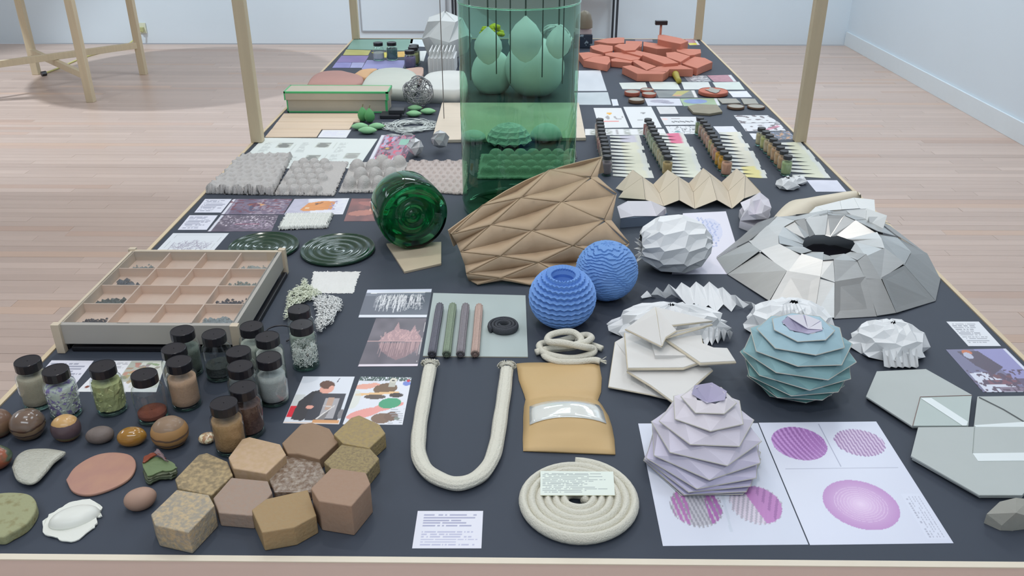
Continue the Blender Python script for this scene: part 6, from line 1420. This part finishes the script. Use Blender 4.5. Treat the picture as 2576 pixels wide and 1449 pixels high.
bx = T(985, 296); add('black_box', join(box(bx.x-.042, bx.y-.02, TZ+.0008, bx.x+.035, bx.y+.045, TZ+.014), box(bx.x-.01, bx.y-.005, TZ+.014, bx.x+.05, bx.y+.04, TZ+.030)), mat('black_card', (.03, .032, .04), .4, var=.1), label='small black boxy block behind the green pods', cat='box', bevel=.002)
# green edged box
gb = thing('green_edged_box', 'long cream box with bright green taped edges and a lid', 'box', T(850, 260))
a_, b_, c_, d_ = T(725, 283), T(972, 285), T(985, 245, .0), T(738, 240)
yb_ = T(850, 284).y; xa, xb = a_.x, T(975, 286).x; dep = .10; hb, hl = .052, .032; o_ = .006
M_cr = mat('cream_box', A(176, 172, 164), .6, var=.04); M_gt = mat('green_tape', A(78, 180, 122), .45, var=.03)
add('box_body', box(xa, yb_, TZ+.0008, xb, yb_+dep, TZ+hb), M_cr, gb, bevel=.0008)
add('box_lid', box(xa-o_, yb_-o_, TZ+hb, xb+o_, yb_+dep+o_, TZ+hb+hl), M_cr, gb, bevel=.0008)
lx0, lx1, ly0, ly1, zl0, zl1 = xa-o_, xb+o_, yb_-o_, yb_+dep+o_, TZ+hb, TZ+hb+hl; w_ = .006; e = .0007
for bb in ((lx0-e, ly0-e, zl1-w_, lx1+e, ly0+w_, zl1+e), (lx0-e, ly1-w_, zl1-w_, lx1+e, ly1+e, zl1+e), (lx0-e, ly0, zl1-w_, lx0+w_*.7, ly1, zl1+e), (lx1-w_*.7, ly0, zl1-w_, lx1+e, ly1, zl1+e),
           (lx0-e, ly0-e, zl0-e, lx0+w_*.7, ly0+w_*.7, zl1), (lx1-w_*1.6, ly0-e, zl0-e, lx1+e, ly0+w_*.7, zl1),
           (xa-e, yb_-e, TZ+.0008, xa+w_*.7, yb_+w_*.6, TZ+hb), (xb-w_*1.4, yb_-e, TZ+.0008, xb+e, yb_+w_*.6, TZ+hb), (xa-e, yb_-e, TZ+.0008, xb+e, yb_+.002, TZ+.0065)):
    add('tape_edge', box(*bb), M_gt, gb)
# far left slabs
def slab(name, label, pts, h, m, cat='slab', dome=0, C=C2, n=3):
    P = [T(*C(*p), h) for p in pts]; P = spline(P+[P[0]], n)[:-1] if n else P
    c = sum(P, Vector())/len(P); k = len(P); v = [Vector((p.x, p.y, TZ+.0008)) for p in P]; f = [tuple(range(k))[::-1]]
    for s, dz in ((1, 0), (.93, dome*.5), (.7, dome*.85), (.35, dome)): v += [c+(p-c)*s+Vector((0, 0, dz)) for p in P]
    v.append(c+Vector((0, 0, dome)))
    for i in range(4):
        for j in range(k): j2 = (j+1) % k; f.append((i*k+j, i*k+j2, (i+1)*k+j2, (i+1)*k+j))
    for j in range(k): f.append((4*k+j, 4*k+(j+1) % k, len(v)-1))
    a = sum(P[i].x*P[(i+1) % k].y-P[(i+1) % k].x*P[i].y for i in range(k))
    if a < 0: f = [q[::-1] for q in f]
    return add(name, (v, f), m, smooth=True, label=label, cat=cat, bevel=0)
slab('bowed_slab', 'dusty pink bowed slab behind the green edged box', [(370, 800), (440, 690), (560, 625), (780, 610), (900, 630), (1090, 690), (1010, 800)], .030, mat('slab_pink', A(170, 134, 132), .75, var=.05, scale=15), dome=.008)
slab('bowed_slab', 'pale orange bowed slab between the pink and grey slabs', [(985, 655), (1090, 595), (1280, 585), (1200, 640), (1150, 700), (1060, 690)], .025, mat('slab_orange', A(204, 168, 134), .75, var=.06, scale=15), dome=.006)
slab('bowed_slab', 'large pale grey bowed slab with a shallow dent', [(1080, 800), (1150, 690), (1300, 590), (1600, 575), (1790, 660), (1740, 850), (1500, 855), (1260, 850)], .045, mat('slab_grey', A(184, 192, 192), .75, var=.04, scale=15), dome=.010)
slab('bowed_slab', 'pinkish slab edge showing right of the pale grey slab', [(1650, 580), (1860, 560), (1875, 620), (1820, 720), (1780, 650)], .032, mat('slab_rose', A(190, 164, 158), .75, var=.06, scale=15))
slab('bowed_slab', 'large white bowed slab left of the vase behind the wire ball', [(1880, 700), (1960, 640), (2160, 610), (2340, 612), (2420, 640), (2420, 850), (1960, 855), (1840, 850)], .055, mat('slab_white', A(196, 202, 208), .75, var=.03), dome=.008)
add('reddish_bar', box(T(*C2(1480, 900)).x, T(*C2(1480, 960)).y, TZ+.0008, T(*C2(1660, 900)).x, T(*C2(1480, 960)).y+.06, TZ+.03), mat('reddish_brown', A(96, 82, 84), .7), label='dark reddish bar right of the green edged box', cat='bar', bevel=.002)
# comb block and faceted sphere
cb0 = T(*C2(1945, 660)); cb1 = T(*C2(2290, 660)); cmb = thing('comb_block', 'white block with rows of thin upright fins below the faceted sphere', 'block', (cb0.x, cb0.y, TZ))
W_ = cb1.x-cb0.x
add('block_base', box(cb0.x, cb0.y, TZ+.0008, cb1.x, cb0.y+.17, TZ+.075), M_wht2, cmb, bevel=.001)
for k in range(7):
    x = cb0.x+W_*(k+.5)/7; add('fin', box(x-W_*.018, cb0.y+.004, TZ+.075, x+W_*.018, cb0.y+.166, TZ+.105), M_wht2, cmb)
    add('rib', box(x-W_*.03, cb0.y-.004, TZ+.004, x+W_*.03, cb0.y, TZ+.08), M_wht2, cmb)
p = T(1122, 105, .10); fs = faceted((p.x, p.y, TZ+.12), .125, .12, .12, 4, 4, .05, 'z', -80, 88, .5, 50, .2, .03)
add('faceted_sphere', clampz(fs), mat('matte_white_panels', A(196, 204, 214), .5, var=.03), label='big white many sided sphere at the far end left of the vase', cat='sphere')
# lamp like dark object and prints right of the vase at the far end
lx = T(1467, 118); lm = thing('domed_object', 'dark navy box with a grey domed top right of the vase', 'object', (lx.x, lx.y, TZ+.0008))
add('navy_box', box(lx.x-.05, lx.y-.04, TZ+.0008, lx.x+.045, lx.y+.05, TZ+.07), mat('navy', A(52, 66, 88), .4, var=.3, scale=30, col2=A(130, 150, 168), thr=(.62, .64)), lm, bevel=.003)
add('pale_band', box(lx.x-.045, lx.y-.035, TZ+.07, lx.x+.04, lx.y+.045, TZ+.10), mat('pale_mauve', A(176, 170, 180), .5), lm, bevel=.003)
add('domed_top', [[Vector((q[0], q[1], q[2])) for q in lathe([(.046, .10), (.045, .13), (.036, .165), (.02, .182), (.001, .188)], 24)[0]], lathe([(.046, .10), (.045, .13), (.036, .165), (.02, .182), (.001, .188)], 24)[1]], mat('olive_dome', A(112, 108, 98), .4, var=.1), lm, smooth=True, local=True)
